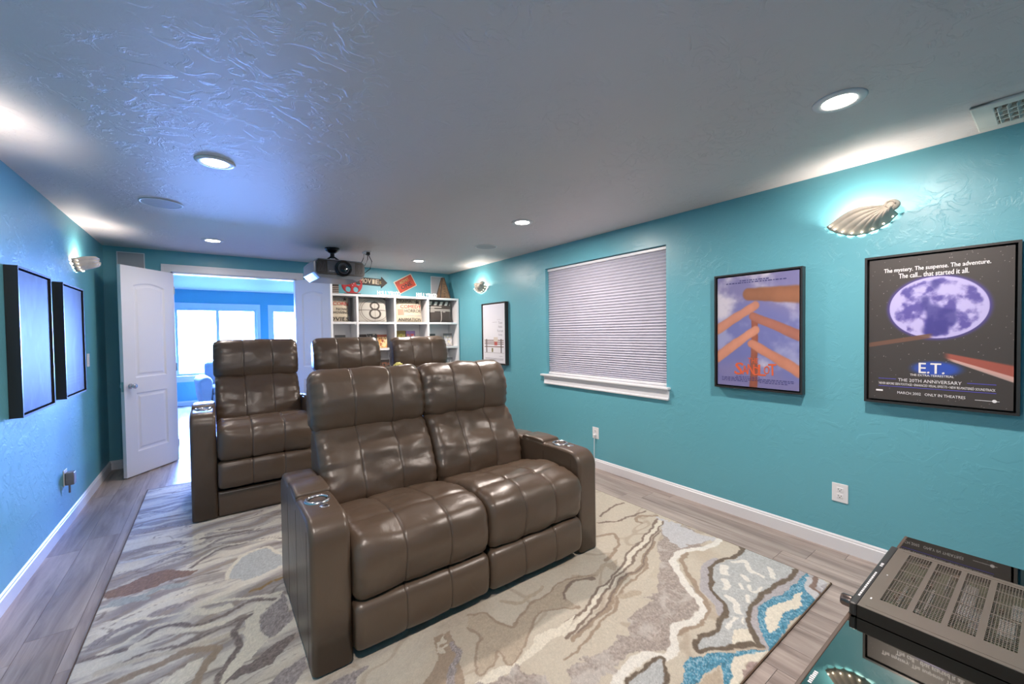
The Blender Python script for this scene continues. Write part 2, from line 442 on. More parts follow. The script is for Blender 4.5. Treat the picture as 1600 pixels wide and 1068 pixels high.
# the two door leaves, moulded two-panel with arched upper panel
def arch(x0, x1, z0, z1, rise, n=12):
    pts = [(x0, z0), (x1, z0), (x1, z1-rise)]
    for i in range(1, n):
        t = i/n; pts.append((x1+(x0-x1)*t, z1-rise+rise*math.sin(PI*t)))
    pts.append((x0, z1-rise)); return pts
def inset_poly(poly, d):
    c = np.mean(poly, 0); out = []
    xs = [p[0] for p in poly]; zs = [p[1] for p in poly]; w = max(xs)-min(xs); h = max(zs)-min(zs)
    cx, cz = (max(xs)+min(xs))/2, (max(zs)+min(zs))/2
    return [(cx+(x-cx)*(1-2*d/w), cz+(z-cz)*(1-2*d/h)) for x, z in poly]
def door(name, hinge, ang, w, h, label):
    """local x runs from the hinge to the latch edge, both faces moulded"""
    d = empty(name, (hinge[0], hinge[1], 0.012), ang); struct(d); d['label'] = label
    T = 0.036; bm = bmesh.new()
    panels = [arch(0.13, w-0.13, 1.02, h-0.16, 0.035), arch(0.13, w-0.13, 0.24, 0.86, 0.0, 2)]
    panels[1] = [(0.13, 0.24), (w-0.13, 0.24), (w-0.13, 0.86), (0.13, 0.86)]
    for side in (-1, 1):
        y = side*T/2
        vo = [bm.verts.new((x, y, z)) for x, z in ((0, 0), (w, 0), (w, h), (0, h))]
        edges = [bm.edges.new((vo[i], vo[(i+1) % 4])) for i in range(4)]
        for P in panels:
            r0 = [bm.verts.new((x, y, z)) for x, z in P]
            edges += [bm.edges.new((r0[i], r0[(i+1) % len(P)])) for i in range(len(P))]
            prev = r0
            for dd, dep in ((0.014, 0.010), (0.030, 0.010), (0.048, 0.003)):
                q = inset_poly(P, dd); r1 = [bm.verts.new((x, y-side*dep, z)) for x, z in q]
                for i in range(len(P)):
                    bm.faces.new((prev[i], prev[(i+1) % len(P)], r1[(i+1) % len(P)], r1[i]))
                prev = r1
            bm.faces.new(prev)
        bmesh.ops.triangle_fill(bm, use_beauty=True, use_dissolve=False, edges=edges)
    # stray fills over the panels are removed by area test
    bm.faces.ensure_lookup_table()
    kill = []
    for f in bm.faces:
        c = f.calc_center_median()
        if abs(abs(c.y)-T/2) < 1e-5:
            for P in panels:
                xs = [p[0] for p in P]; zs = [p[1] for p in P]
                if min(xs)+1e-3 < c.x < max(xs)-1e-3 and min(zs)+1e-3 < c.z < max(zs)-0.04: kill.append(f)
    bmesh.ops.delete(bm, geom=list(set(kill)), context='FACES_ONLY')
    for a, b in (((0, 0), (w, 0)), ((w, 0), (w, h)), ((w, h), (0, h)), ((0, h), (0, 0))):
        bm.faces.new([bm.verts.new((a[0], -T/2, a[1])), bm.verts.new((b[0], -T/2, b[1])), bm.verts.new((b[0], T/2, b[1])), bm.verts.new((a[0], T/2, a[1]))])
    bmesh.ops.remove_doubles(bm, verts=bm.verts, dist=1e-5); bmesh.ops.recalc_face_normals(bm, faces=bm.faces)
    me = bpy.data.meshes.new('door_leaf'); bm.to_mesh(me); bm.free()
    leaf = link_mesh('door_leaf', me, WHITE, d)
    for s in (-1, 1):
        k = MB(); k.lathe([(0.0, 0), (0.026, 0.0), (0.026, 0.006), (0.012, 0.01), (0.011, 0.028), (0.02, 0.036), (0.026, 0.048), (0.024, 0.058), (0.012, 0.064), (0.0, 0.065)], axis='y', seg=20)
        for v in k.bm.verts: v.co.y = s*(v.co.y+T/2)
        for v in k.bm.verts: v.co += Vector((w-0.065, 0, 0.94))
        k.build('door_knob', CHROME, d, smooth=True)
    m = MB(); m.box((w-0.0005, -0.011, 0.89), (w+0.002, 0.011, 0.99)); m.build('latch_plate', CHROME, d)
    for z in (0.2, h/2, h-0.2):
        MB().cyl((-0.004, T/2, z-0.045), (-0.004, T/2, z+0.045), 0.006, seg=10).build('hinge', CHROME, d)
    return d
door('door_1', (DX0+0.012, YB-0.024), math.atan2(-0.485, -0.38), 0.63, 2.19, 'white two-panel door leaf standing open beside the left wall')
door('door_2', (DX1-0.008, YB-0.028), math.radians(-60), 0.645, 2.19, 'white two-panel door leaf standing open in front of the bookcase')

# far windows: frames, mullions, panes
GLASS = material('window glass', (1.0, 1.0, 1.0), 0.0, trans=1.0, spec=0.5)
def thin_glass():
    m = bpy.data.materials.new('clear window pane'); m.use_nodes = True; nt = m.node_tree
    nt.nodes.clear(); out = nt.nodes.new('ShaderNodeOutputMaterial'); tr = nt.nodes.new('ShaderNodeBsdfTransparent'); gl = nt.nodes.new('ShaderNodeBsdfGlossy')
    gl.inputs['Roughness'].default_value = 0.02
    mx = nt.nodes.new('ShaderNodeMixShader'); mx.inputs['Fac'].default_value = 0.06
    nt.links.new(tr.outputs[0], mx.inputs[1]); nt.links.new(gl.outputs[0], mx.inputs[2]); nt.links.new(mx.outputs[0], out.inputs['Surface'])
    return m
PANE = thin_glass()
for i, (x0, x1) in enumerate(WINDOWS):
    w = empty('window_%d' % (i+1), ((x0+x1)/2, YFAR, WZ0)); struct(w)
    hw, hh = (x1-x0)/2, WZ1-WZ0
    m = MB()
    m.box((-hw, 0.02, 0), (-hw+0.05, 0.09, hh)); m.box((hw-0.05, 0.02, 0), (hw, 0.09, hh))
    m.box((-hw+0.05, 0.02, hh-0.05), (hw-0.05, 0.09, hh)); m.box((-hw+0.05, 0.02, 0), (hw-0.05, 0.09, 0.05)); m.box((-0.03, 0.02, 0.05), (0.03, 0.09, hh-0.05))
    m.build('window_frame', WHITE, w)
    m = MB()   # casing and sill inside
    m.box((-hw-0.07, -0.018, hh), (hw+0.07, 0, hh+0.11)); m.box((-hw-0.07, -0.018, 0), (-hw, 0, hh)); m.box((hw, -0.018, 0), (hw+0.07, 0, hh))
    m.build('casing', WHITE, w)
    m = MB(); m.box((-hw-0.1, -0.05, -0.03), (hw+0.1, 0.03, 0.0), bevel=0.006); m.box((-hw-0.07, -0.02, -0.13), (hw+0.07, 0, -0.03))
    m.build('window_sill', WHITE, w)
    for s in (-1, 1):
        a, b = (-hw+0.05, -0.03) if s < 0 else (0.03, hw-0.05)
        MB().box((a, 0.052, 0.05), (b, 0.056, hh-0.05)).build('pane', PANE, w)

# ------------------------------------------------------------------ window in the right wall with its blind
w = empty('window_3', (XR, (WY0+WY1)/2, WB), -PI/2); struct(w)
hw, hh = (WY1-WY0)/2, WTOP-WB
m = MB(); m.box((-hw-0.07, -0.045, -0.005), (hw+0.04, 0.085, 0.018), bevel=0.007, seg=3)
m.build('window_sill', WHITE, w, auto=True)
m = MB(); m.box((-hw-0.025, -0.016, -0.095), (hw+0.03, -0.001, -0.005)); m.box((-hw-0.025, -0.026, -0.1), (hw+0.03, -0.001, -0.08), bevel=0.006); m.box((-hw-0.025, -0.024, -0.022), (hw+0.03, -0.001, -0.005), bevel=0.004)
m.build('apron', WHITE, w)
m = MB(); m.box((-hw, 0.09, 0), (-hw+0.05, 0.119, hh)); m.box((hw-0.05, 0.09, 0), (hw, 0.119, hh)); m.box((-hw, 0.09, hh-0.05), (hw, 0.119, hh)); m.box((-hw, 0.09, 0), (hw, 0.119, 0.05))
m.build('window_frame', WHITE, w)
MB().box((-hw+0.05, 0.102, 0.05), (hw-0.05, 0.106, hh-0.05)).build('pane', PANE, w)
bl = empty('pleated_blind', (XR, (WY0+WY1)/2, WB), -PI/2, 'white pleated cellular blind drawn down over the teal wall window', 'blind')
BLIND = material('white pleated blind fabric', (192, 190, 204), 0.8, vary=(6, 0.02), sheen=0.2)
bx0, bx1 = -hw+0.004, hw-0.004
m = MB(); m.box((bx0, 0.03, hh-0.035), (bx1, 0.085, hh-0.006), bevel=0.005); m.build('head_rail', WHITE, bl)
m = MB(); m.box((bx0, 0.034, 0.02), (bx1, 0.08, 0.045), bevel=0.006); m.build('bottom_rail', WHITE, bl)
z0, z1, np_ = 0.045, hh-0.035, 44
vs, fs = [], []
zs, ys = [], []
tot = 0
for k in range(np_*4+1):
    t = k/(np_*4)
    g = t**0.86                     # pleats bunch up towards the bottom rail
    zs.append(z0+(z1-z0)*(t*0.65+0.35*t**1.5)); ph = (k % 4)/4
    ys.append(0.048+0.007*math.cos(2*PI*ph))
for z, y in zip(zs, ys): vs += [(bx0, y, z), (bx1, y, z)]
nn = len(zs)
for z, y in zip(zs, ys): vs += [(bx0, 0.082-(y-0.048), z), (bx1, 0.082-(y-0.048), z)]
for k in range(nn-1):
    fs.append((2*k, 2*k+1, 2*k+3, 2*k+2)); o = 2*nn; fs.append((o+2*k, o+2*k+2, o+2*k+3, o+2*k+1))
me = bpy.data.meshes.new('blind_fabric'); me.from_pydata(vs, [], fs); me.update()
link_mesh('blind_fabric', me, BLIND, bl)
# ------------------------------------------------------------------ rug
PAL = dict(be=(206, 196, 180), cr=(228, 220, 204), wh=(232, 228, 220), tn=(166, 148, 130), tn2=(188, 173, 154), dk=(112, 99, 86), dk2=(138, 122, 110),
           mg=(166, 154, 148), wl=(204, 203, 206), lv=(180, 175, 178), lg=(188, 190, 190), bl=(84, 148, 176), br=(138, 116, 106), br2=(172, 152, 146),
           bn=(140, 112, 96), tg=(168, 172, 170), gy=(160, 151, 150), gy2=(134, 122, 118), go=(158, 128, 86))
MOTTLE = dict(mg=0.20, bl=0.30, bn=0.16, br2=0.14, gy=0.20, gy2=0.20, lg=0.08, tg=0.1, lv=0.06, dk=0.08)
RUG = [
('f','mg',0,[(2.708,1.778),(2.783,1.573),(2.689,1.414),(2.366,1.462),(2.244,1.399),(2.151,1.261),(2.036,1.111),(1.963,1.062),(1.796,1.092),(1.61,1.033),(1.454,1.114),(1.226,1.123),(1.099,1.164),(1.174,1.242),(1.537,1.23),(1.676,1.282),(1.944,1.337),(2.226,1.49)]),
('f','wl',0,[(2.74,1.831),(2.762,1.389),(2.467,1.497),(2.544,1.657)]),
('s','be',0.077,[(2.128,1.514),(1.871,1.393),(1.646,1.339),(1.354,1.283)]),
('s','lv',0.058,[(2.507,1.272),(2.38,1.269),(2.201,1.18),(2.097,1.045),(2.043,1.0)]),
('f','lg',0,[(2.791,1.244),(2.787,0.917),(2.459,0.959),(2.203,0.946),(2.084,0.887),(1.986,0.813),(1.714,0.953),(1.781,0.999),(1.991,0.974),(2.071,0.995),(2.194,1.103),(2.328,1.214),(2.467,1.251),(2.627,1.205)]),
('f','lv',0,[(2.789,0.927),(2.785,0.861),(2.768,0.763),(1.979,0.764),(1.986,0.813),(2.117,0.909),(2.203,0.946),(2.459,0.959)]),
('f','bl',0,[(2.693,0.886),(2.797,0.874),(2.641,0.799),(2.635,0.763),(2.304,0.766),(1.979,0.764),(2.061,0.828),(2.153,0.882),(2.263,0.918),(2.406,0.92),(2.529,0.885)]),
('f','cr',0,[(2.584,0.833),(2.413,0.802),(2.299,0.82),(2.17,0.79),(2.085,0.809),(2.214,0.868),(2.301,0.889),(2.45,0.857)]),
('s','wl',0.044,[(2.731,0.846),(2.629,0.808),(2.583,0.765)]),
('f','wl',0,[(2.776,0.822),(2.778,0.766),(2.635,0.763)]),
('s','br',0.024,[(2.782,0.828),(2.679,0.811),(2.629,0.758)]),
('f','cr',0,[(1.983,0.918),(2.048,0.875),(1.989,0.818),(1.888,0.874),(1.927,0.901)]),
('s','wh',0.026,[(2.575,1.19),(2.631,1.156),(2.551,1.093),(2.549,1.024)]),
('s','wh',0.043,[(2.486,1.2),(2.4,1.17)]),
('s','wh',0.03,[(2.336,1.142),(2.279,1.1)]),
('s','wh',0.027,[(2.465,1.104),(2.432,1.069)]),
('s','wh',0.023,[(2.368,1.074),(2.327,1.042)]),
('s','wh',0.019,[(2.394,1.032),(2.353,1.002),(2.363,0.98),(2.429,0.991)]),
('s','wh',0.033,[(2.219,1.052),(2.175,1.009),(2.117,0.97)]),
('s','wh',0.017,[(2.063,0.954),(1.97,0.94)]),
('s','wh',0.014,[(2.095,0.935),(2.059,0.914)]),
('s','wh',0.025,[(2.295,0.993),(2.252,0.974)]),
('s','wh',0.028,[(2.664,1.029),(2.58,0.977)]),
('s','dk',0.026,[(2.797,1.255),(2.66,1.22),(2.515,1.253),(2.387,1.239),(2.246,1.166),(2.134,1.054),(2.064,1.001),(1.925,0.977),(1.841,0.996),(1.778,0.993),(1.728,0.956),(1.795,0.912),(1.986,0.813)]),
('s','dk',0.025,[(2.793,0.924),(2.615,0.924),(2.442,0.953),(2.295,0.949),(2.159,0.927),(2.077,0.892),(1.983,0.816)]),
('s','tn',0.025,[(2.441,1.417),(2.349,1.407),(2.261,1.337),(2.16,1.211),(2.062,1.091),(1.998,1.052),(1.864,1.055),(1.746,1.062)]),
('s','wh',0.04,[(2.775,1.395),(2.673,1.381),(2.462,1.443),(2.332,1.447),(2.235,1.381),(2.135,1.252),(2.056,1.132),(1.989,1.076),(1.874,1.08),(1.76,1.089),(1.642,1.035),(1.591,1.021),(1.523,1.087),(1.423,1.1),(1.298,1.069),(1.173,1.028)]),
('f','lg',0,[(1.572,1.036),(1.532,0.992),(1.429,0.934),(1.317,1.019),(1.361,1.052),(1.488,1.062)]),
('s','dk',0.017,[(1.308,1.016),(1.368,1.058),(1.473,1.061),(1.572,1.036),(1.533,0.991),(1.422,0.929)]),
('f','bl',0,[(1.662,0.967),(1.751,0.906),(1.844,0.854),(1.937,0.816),(2.009,0.768),(1.923,0.787),(1.832,0.825),(1.75,0.825),(1.628,0.761),(1.599,0.783),(1.732,0.864),(1.57,0.881),(1.484,0.872),(1.461,0.889),(1.588,0.949)]),
('s','cr',0.042,[(1.966,0.767),(1.869,0.803),(1.781,0.813),(1.651,0.765)]),
('f','br2',0,[(1.955,0.763),(1.782,0.795),(1.669,0.752),(1.728,0.749)]),
('f','tn2',0,[(1.549,0.878),(1.706,0.859),(1.608,0.787),(1.503,0.867)]),
('s','cr',0.043,[(2.699,1.804),(2.392,1.694),(2.164,1.641),(1.951,1.557),(1.727,1.514),(1.592,1.453),(1.412,1.411),(1.321,1.395)]),
('s','dk2',0.015,[(2.723,1.836),(2.398,1.721),(2.146,1.66),(1.929,1.57),(1.713,1.535),(1.598,1.485),(1.471,1.456),(1.382,1.458)]),
('s','dk2',0.016,[(2.721,1.787),(2.401,1.671),(2.165,1.617),(1.983,1.552),(1.806,1.528),(1.688,1.474),(1.498,1.418),(1.305,1.378)]),
('s','tn',0.03,[(2.404,1.637),(2.217,1.577),(2.038,1.509),(1.94,1.502),(1.774,1.468),(1.657,1.403),(1.504,1.38),(1.332,1.357)]),
('s','dk2',0.012,[(2.565,1.708),(2.313,1.617),(2.063,1.514),(1.96,1.51),(1.804,1.486),(1.68,1.422),(1.514,1.389),(1.372,1.371)]),
('s','tn',0.015,[(2.18,1.552),(2.024,1.473),(1.785,1.439),(1.649,1.372),(1.447,1.329),(1.29,1.291),(1.221,1.291)]),
('s','dk2',0.02,[(2.408,2.132),(2.614,2.175),(2.747,2.172)]),
('s','dk2',0.019,[(2.303,2.076),(2.454,2.008),(2.621,1.964),(2.759,1.961)]),
('s','tn',0.025,[(2.762,1.862),(2.636,1.932),(2.559,1.914),(2.559,1.876)]),
('s','tn',0.021,[(2.149,1.938),(2.262,1.893),(2.211,1.787),(2.098,1.726),(1.953,1.702)]),
('s','tn2',0.043,[(1.768,1.412),(1.851,1.378)]),
('f','tn2',0,[(1.921,1.675),(2.02,1.663),(1.929,1.581),(1.906,1.611)]),
('s','tn2',0.035,[(1.681,1.691),(1.767,1.625),(1.921,1.675)]),
('f','cr',0,[(1.059,1.417),(1.207,1.461),(1.464,1.462),(1.317,1.407),(1.092,1.391),(0.898,1.39),(0.825,1.422),(0.93,1.438)]),
('f','tn2',0,[(1.02,1.786),(1.101,1.75),(1.098,1.657),(1.143,1.589),(1.23,1.624),(1.359,1.674),(1.468,1.672),(1.59,1.71),(1.79,1.626),(1.741,1.612),(1.619,1.66),(1.505,1.582),(1.518,1.494),(1.357,1.563),(1.292,1.577),(1.186,1.493),(1.045,1.427),(1.0,1.422),(1.016,1.504),(0.947,1.463),(0.868,1.448),(0.918,1.552),(1.004,1.632),(0.986,1.709)]),
('s','tn',0.013,[(1.02,1.786),(1.101,1.75),(1.098,1.657),(1.139,1.584),(1.23,1.624),(1.359,1.674),(1.473,1.679),(1.59,1.71),(1.79,1.626)]),
('s','tn',0.011,[(1.518,1.494),(1.359,1.565),(1.283,1.574),(1.182,1.495),(1.045,1.427),(0.996,1.425),(1.013,1.5),(0.947,1.463),(0.868,1.448),(0.914,1.554),(1.0,1.635),(0.986,1.709)]),
('s','dk2',0.019,[(1.496,1.579),(1.579,1.651),(1.66,1.656),(1.76,1.614)]),
('s','tn2',0.025,[(1.211,1.769),(1.28,1.706),(1.355,1.718),(1.459,1.744)]),
('f','tn',0,[(0.816,1.761),(0.894,1.755),(0.883,1.621),(0.828,1.541),(0.797,1.421),(0.648,1.535),(0.774,1.635)]),
('f','be',0,[(0.843,1.755),(0.855,1.671),(0.849,1.632),(0.816,1.643)]),
('s','gy',0.03,[(0.871,1.673),(0.856,1.599),(0.792,1.543),(0.741,1.463)]),
('f','mg',0,[(0.828,1.397),(1.073,1.38),(1.087,1.281),(1.075,1.209)]),
('f','gy',0,[(0.317,1.787),(0.455,1.794),(0.519,1.764),(0.458,1.749),(0.429,1.701)]),
('f','bn',0,[(-0.526,3.197),(-0.421,3.234),(-0.34,3.294),(-0.229,3.281),(-0.117,3.16),(-0.146,3.119),(-0.238,3.128),(-0.321,3.088),(-0.403,3.08),(-0.503,3.124)]),
('s','tg',0.037,[(-0.464,3.065),(-0.332,3.026),(-0.268,3.065),(-0.161,3.033)]),
('s','tg',0.035,[(-0.528,3.038),(-0.453,3.04),(-0.328,2.984)]),
('s','gy',0.034,[(-0.489,2.677),(-0.412,2.743),(-0.306,2.765),(-0.249,2.814),(-0.119,2.823)]),
('s','cr',0.027,[(-0.428,2.859),(-0.256,2.904),(-0.139,2.914)]),
('s','cr',0.026,[(-0.371,2.815),(-0.212,2.735),(-0.099,2.724),(-0.023,2.771)]),
('s','gy2',0.025,[(-0.516,2.584),(-0.387,2.559),(-0.322,2.571),(-0.235,2.633),(-0.174,2.617),(-0.111,2.563),(0.017,2.562),(0.123,2.617),(0.228,2.557)]),
('s','cr',0.04,[(-0.327,2.561),(-0.217,2.582),(-0.11,2.537),(-0.0,2.495)]),
('s','cr',0.022,[(-0.456,2.594),(-0.392,2.595),(-0.304,2.669),(-0.208,2.668)]),
('s','cr',0.044,[(-0.098,2.685),(-0.048,2.627),(0.01,2.624),(0.031,2.627)]),
('s','cr',0.029,[(-0.057,2.731),(0.108,2.666),(0.279,2.591)]),
('s','gy2',0.015,[(-0.385,2.458),(-0.263,2.465),(-0.136,2.426),(-0.009,2.442),(0.114,2.473)]),
('s','be',0.033,[(-0.424,2.467),(-0.259,2.422),(-0.12,2.387),(0.029,2.365),(0.076,2.377)]),
('s','tn',0.041,[(-0.374,2.336),(-0.213,2.346),(-0.119,2.357),(-0.01,2.296),(-0.046,2.232),(-0.085,2.11)]),
('f','cr',0,[(-0.215,2.21),(-0.116,2.278),(-0.064,2.27),(-0.084,2.221),(-0.13,2.145)]),
('f','cr',0,[(0.146,2.559),(0.224,2.519),(0.161,2.415),(0.154,2.318),(0.185,2.214),(0.127,2.183),(0.064,2.108),(0.013,2.024),(-0.013,2.044),(0.038,2.168),(0.094,2.253),(0.082,2.34),(0.113,2.452)]),
('s','gy2',0.026,[(0.119,2.48),(0.063,2.404),(0.051,2.332),(0.071,2.256),(0.027,2.176),(-0.013,2.055)]),
('f','gy',0,[(0.289,2.595),(0.306,2.304),(0.248,2.262),(0.195,2.237),(0.155,2.333),(0.169,2.409)]),
('f','gy2',0,[(0.303,2.195),(0.246,2.121),(0.176,2.049),(0.076,2.06),(0.014,2.047),(0.064,2.108),(0.139,2.132),(0.222,2.185)]),
('f','gy',0,[(0.304,2.02),(0.213,1.981),(0.143,1.936),(0.234,1.867),(0.29,1.935)]),
('f','lg',0,[(0.056,3.039),(0.113,3.162),(0.227,3.225),(0.291,3.175),(0.351,3.006),(0.338,2.901),(0.216,2.839),(0.118,2.865),(0.044,2.947)]),
('s','cr',0.024,[(0.044,2.947),(0.062,3.048),(0.118,3.163),(0.227,3.231),(0.297,3.177),(0.35,2.992)]),
('s','go',0.022,[(0.148,2.721),(0.204,2.711),(0.248,2.74)]),
('s','go',0.023,[(0.272,2.746),(0.319,2.754)]),
('s','gy2',0.017,[(-0.14,3.226),(0.001,3.363),(0.168,3.379),(0.385,3.269)]),
('s','cr',0.016,[(-0.151,3.267),(-0.052,3.355),(0.056,3.416),(0.282,3.325),(0.381,3.238)]),
('s','cr',0.045,[(-0.235,3.753),(-0.144,3.675),(-0.1,3.719),(-0.087,3.602),(-0.163,3.587)]),
('s','cr',0.03,[(-0.008,3.703),(0.04,3.685),(0.076,3.695)]),
('s','gy',0.029,[(-0.156,3.4),(-0.095,3.444),(0.037,3.541),(0.178,3.539),(0.363,3.509)]),
('s','gy2',0.024,[(-0.088,3.638),(0.061,3.594),(0.192,3.566)]),
('s','gy',0.029,[(-0.491,3.386),(-0.333,3.422),(-0.22,3.48),(-0.127,3.437)]),
('s','wl',0.031,[(-0.499,3.579),(-0.344,3.546),(-0.204,3.56)]),
('s','gy',0.021,[(-0.478,3.71),(-0.315,3.679),(-0.21,3.681)]),
('s','gy',0.036,[(-0.464,4.041),(-0.344,4.063),(-0.201,3.991)]),
('s','gy',0.029,[(-0.486,4.475),(-0.319,4.391),(-0.209,4.502)]),
]

def poly_mask(x, y, poly):
    inside = np.zeros(x.shape, bool); n = len(poly); j = n-1
    for i in range(n):
        xi, yi = poly[i]; xj, yj = poly[j]
        c = ((yi > y) != (yj > y)) & (x < (xj-xi)*(y-yi)/((yj-yi) if yj != yi else 1e-9)+xi)
        inside ^= c; j = i
    return inside
def smooth_line(P, n=5):
    P = np.array(P, float)
    if len(P) < 3: return P
    Q = np.vstack([2*P[0]-P[1], P, 2*P[-1]-P[-2]]); out = []
    for i in range(1, len(Q)-2):
        for t in np.arange(n)/n:
            out.append(0.5*((2*Q[i])+(-Q[i-1]+Q[i+1])*t+(2*Q[i-1]-5*Q[i]+4*Q[i+1]-Q[i+2])*t*t+(-Q[i-1]+3*Q[i]-3*Q[i+1]+Q[i+2])*t**3))
    out.append(P[-1]); return np.array(out)
def make_rug():
    ys = np.concatenate([np.arange(RY0, 2.2, 0.0048), np.linspace(2.2, RY1, 310)])
    xs = np.linspace(RX0, RX1, 640)
    X, Y = np.meshgrid(xs, ys)
    # ground pattern: warped agate bands, greyer to the left and back, sandier in front
    wx = X+0.30*(fbm(X*1.6, Y*1.6, 11)-0.5); wy = Y+0.42*(fbm(X*1.3+5, Y*1.3, 21)-0.5)
    band = np.sin((wy*1.0-wx*0.35)*26+4*fbm(X*2, Y*2, 31))
    fine = fbm(wx*9, wy*30, 41)
    left = sstep(1.5, 0.2, X+0.25*(fbm(X*2, Y*2, 51)-0.5)*2)*sstep(1.5, 2.4, Y)
    sand = mixc(np.broadcast_to(np.array(PAL['be'], float), X.shape+(3,)), PAL['tn2'], 0.55*sstep(0.55, 0.75, fbm(wx*2.2, wy*2.2, 61)))
    grey = mixc(np.broadcast_to(np.array((198, 190, 184), float), X.shape+(3,)), PAL['gy'], 0.8*sstep(0.35, 0.75, band*0.5+fine*0.7))
    grey = mixc(grey, PAL['cr'], 0.7*sstep(0.25, 0.8, -band))
    C = sand*(1-left[..., None])+grey*left[..., None]
    C = mixc(C, PAL['tn'], 0.5*left*sstep(0.80, 0.95, band))
    streak = fbm(wx*2.6, wy*24, 43, 4); C = mixc(C, (150, 140, 138), 0.75*left*sstep(0.56, 0.68, streak)); C = mixc(C, (226, 220, 208), 0.8*left*sstep(0.44, 0.34, streak))
    vein = np.abs(fbm(wx*1.5+2, wy*7, 47, 4)-0.5); C = mixc(C, (128, 116, 110), 0.7*left*sstep(0.014, 0.004, vein))
    vein = np.abs(fbm(wx*1.3+8, wy*1.8, 48, 4)-0.5); C = mixc(C, PAL['tn'], 0.45*(1-left)*sstep(0.018, 0.006, vein))
    # woven figures
    jx = 0.010*(fbm(X*38, Y*38, 71, 3)-0.5)*2+0.02*(fbm(X*9, Y*9, 72, 2)-0.5)*2
    jy = 0.010*(fbm(X*38, Y*38, 73, 3)-0.5)*2+0.02*(fbm(X*9, Y*9, 74, 2)-0.5)*2
    XX, YY = X+jx, Y+jy
    speck = fbm(X*120, Y*120, 81, 2)*0.5+vnoise(X*210, Y*210, 91)*0.5
    for kind, ck, wd, pts in RUG:
        P = smooth_line(pts) if kind == 's' else np.array(pts, float)
        pad = wd+0.05
        ix0, ix1 = np.searchsorted(xs, [P[:, 0].min()-pad, P[:, 0].max()+pad]); iy0, iy1 = np.searchsorted(ys, [P[:, 1].min()-pad, P[:, 1].max()+pad])
        if ix1-ix0 < 2 or iy1-iy0 < 2: continue
        sl = (slice(iy0, iy1), slice(ix0, ix1)); x, y = XX[sl], YY[sl]
        if kind == 'f':
            if ck in ('mg', 'wl', 'be'):      # soft mottled areas fade into the ground
                x = x+0.05*(fbm(x*14, y*14, 77, 3)-0.5)*2; y = y+0.05*(fbm(x*14+3, y*14, 78, 3)-0.5)*2
            f = poly_mask(x, y, [tuple(p) for p in P]).astype(float)*(0.85 if ck == 'mg' else 1)
        else:
            d = np.full(x.shape, 9.0)
            for a, b in zip(P[:-1], P[1:]):
                v = b-a; L = (v@v)+1e-12
                t = np.clip(((x-a[0])*v[0]+(y-a[1])*v[1])/L, 0, 1)
                d = np.minimum(d, np.hypot(x-a[0]-t*v[0], y-a[1]-t*v[1]))
            f = sstep(wd/2+0.003, wd/2-0.003, d)
        col = np.broadcast_to(np.array(PAL[ck], float), x.shape+(3,))
        am = MOTTLE.get(ck, 0.03)
        col = col*(1+am*2.4*(speck[sl]-0.5))[..., None]
        if ck == 'bl': col = mixc(col, (176, 190, 200), sstep(0.55, 0.72, speck[sl])*0.75)
        if ck == 'mg': col = mixc(col, (208, 202, 198), sstep(0.52, 0.75, fbm(x*11, y*11, 95))*0.7)
        C[sl] = C[sl]*(1-f[..., None])+col*f[..., None]
    C = C*(1+0.12*(speck-0.5))[..., None]*0.95
    Z = 0.0105+0.0022*fbm(X*60, Y*60, 99, 2)
    edge = np.minimum(np.minimum(X-RX0, RX1-X), np.minimum(Y-RY0, RY1-Y))
    Z = np.where(edge < 0.0006, 0.001, Z)
    P = np.stack([X, Y, Z], -1)
    root = empty('area_rug', ((RX0+RX1)/2, (RY0+RY1)/2, 0), 0, 'large beige and grey agate patterned area rug with blue patches under the recliners', 'rug')
    P[..., 0] -= root.location.x; P[..., 1] -= root.location.y
    RUGM = material('woven rug pile', (255, 255, 255), 0.9, spec=0.15, attr='pattern', vary=(260, 0.10), bump=(420, 0.5, 0.004), sheen=0.15)
    color_grid('rug_pile', P, C, RUGM, root)
    hx, hy = (RX1-RX0)/2, (RY1-RY0)/2
    BIND = material('brown rug binding', (96, 76, 60), 0.85, bump=(300, 0.3, 0.002))
    m = MB()
    m.box((-hx-0.003, -hy-0.004, 0.0005), (hx+0.003, -hy+0.002, 0.010), bevel=0.002); m.box((-hx-0.003, hy-0.002, 0.0005), (hx+0.003, hy+0.003, 0.010), bevel=0.002)
    m.box((-hx-0.003, -hy, 0.0005), (-hx+0.002, hy, 0.010), bevel=0.002); m.box((hx-0.002, -hy, 0.0005), (hx+0.003, hy, 0.010), bevel=0.002)
    m.build('binding', BIND, root)
make_rug()
RUGZ = 0.012

# ------------------------------------------------------------------ reclining theatre seats
def catmull_closed(P, n):
    P = np.array(P, float); m = len(P); out = []
    for i in range(m):
        p0, p1, p2, p3 = P[i-1], P[i], P[(i+1) % m], P[(i+2) % m]
        a = 0.5
        t0 = 0; t1 = t0+max(np.linalg.norm(p1-p0), 1e-6)**a; t2 = t1+max(np.linalg.norm(p2-p1), 1e-6)**a; t3 = t2+max(np.linalg.norm(p3-p2), 1e-6)**a
        k = max(2, int(round(np.linalg.norm(p2-p1)/0.018)))
        for t in t1+(t2-t1)*np.arange(k)/k:
            A1 = (t1-t)/(t1-t0)*p0+(t-t0)/(t1-t0)*p1; A2 = (t2-t)/(t2-t1)*p1+(t-t1)/(t2-t1)*p2; A3 = (t3-t)/(t3-t2)*p2+(t-t2)/(t3-t2)*p3
            B1 = (t2-t)/(t2-t0)*A1+(t-t0)/(t2-t0)*A2; B2 = (t3-t)/(t3-t1)*A2+(t-t1)/(t3-t1)*A3
            out.append((t2-t)/(t2-t1)*B1+(t-t1)/(t2-t1)*B2)
    return np.array(out)
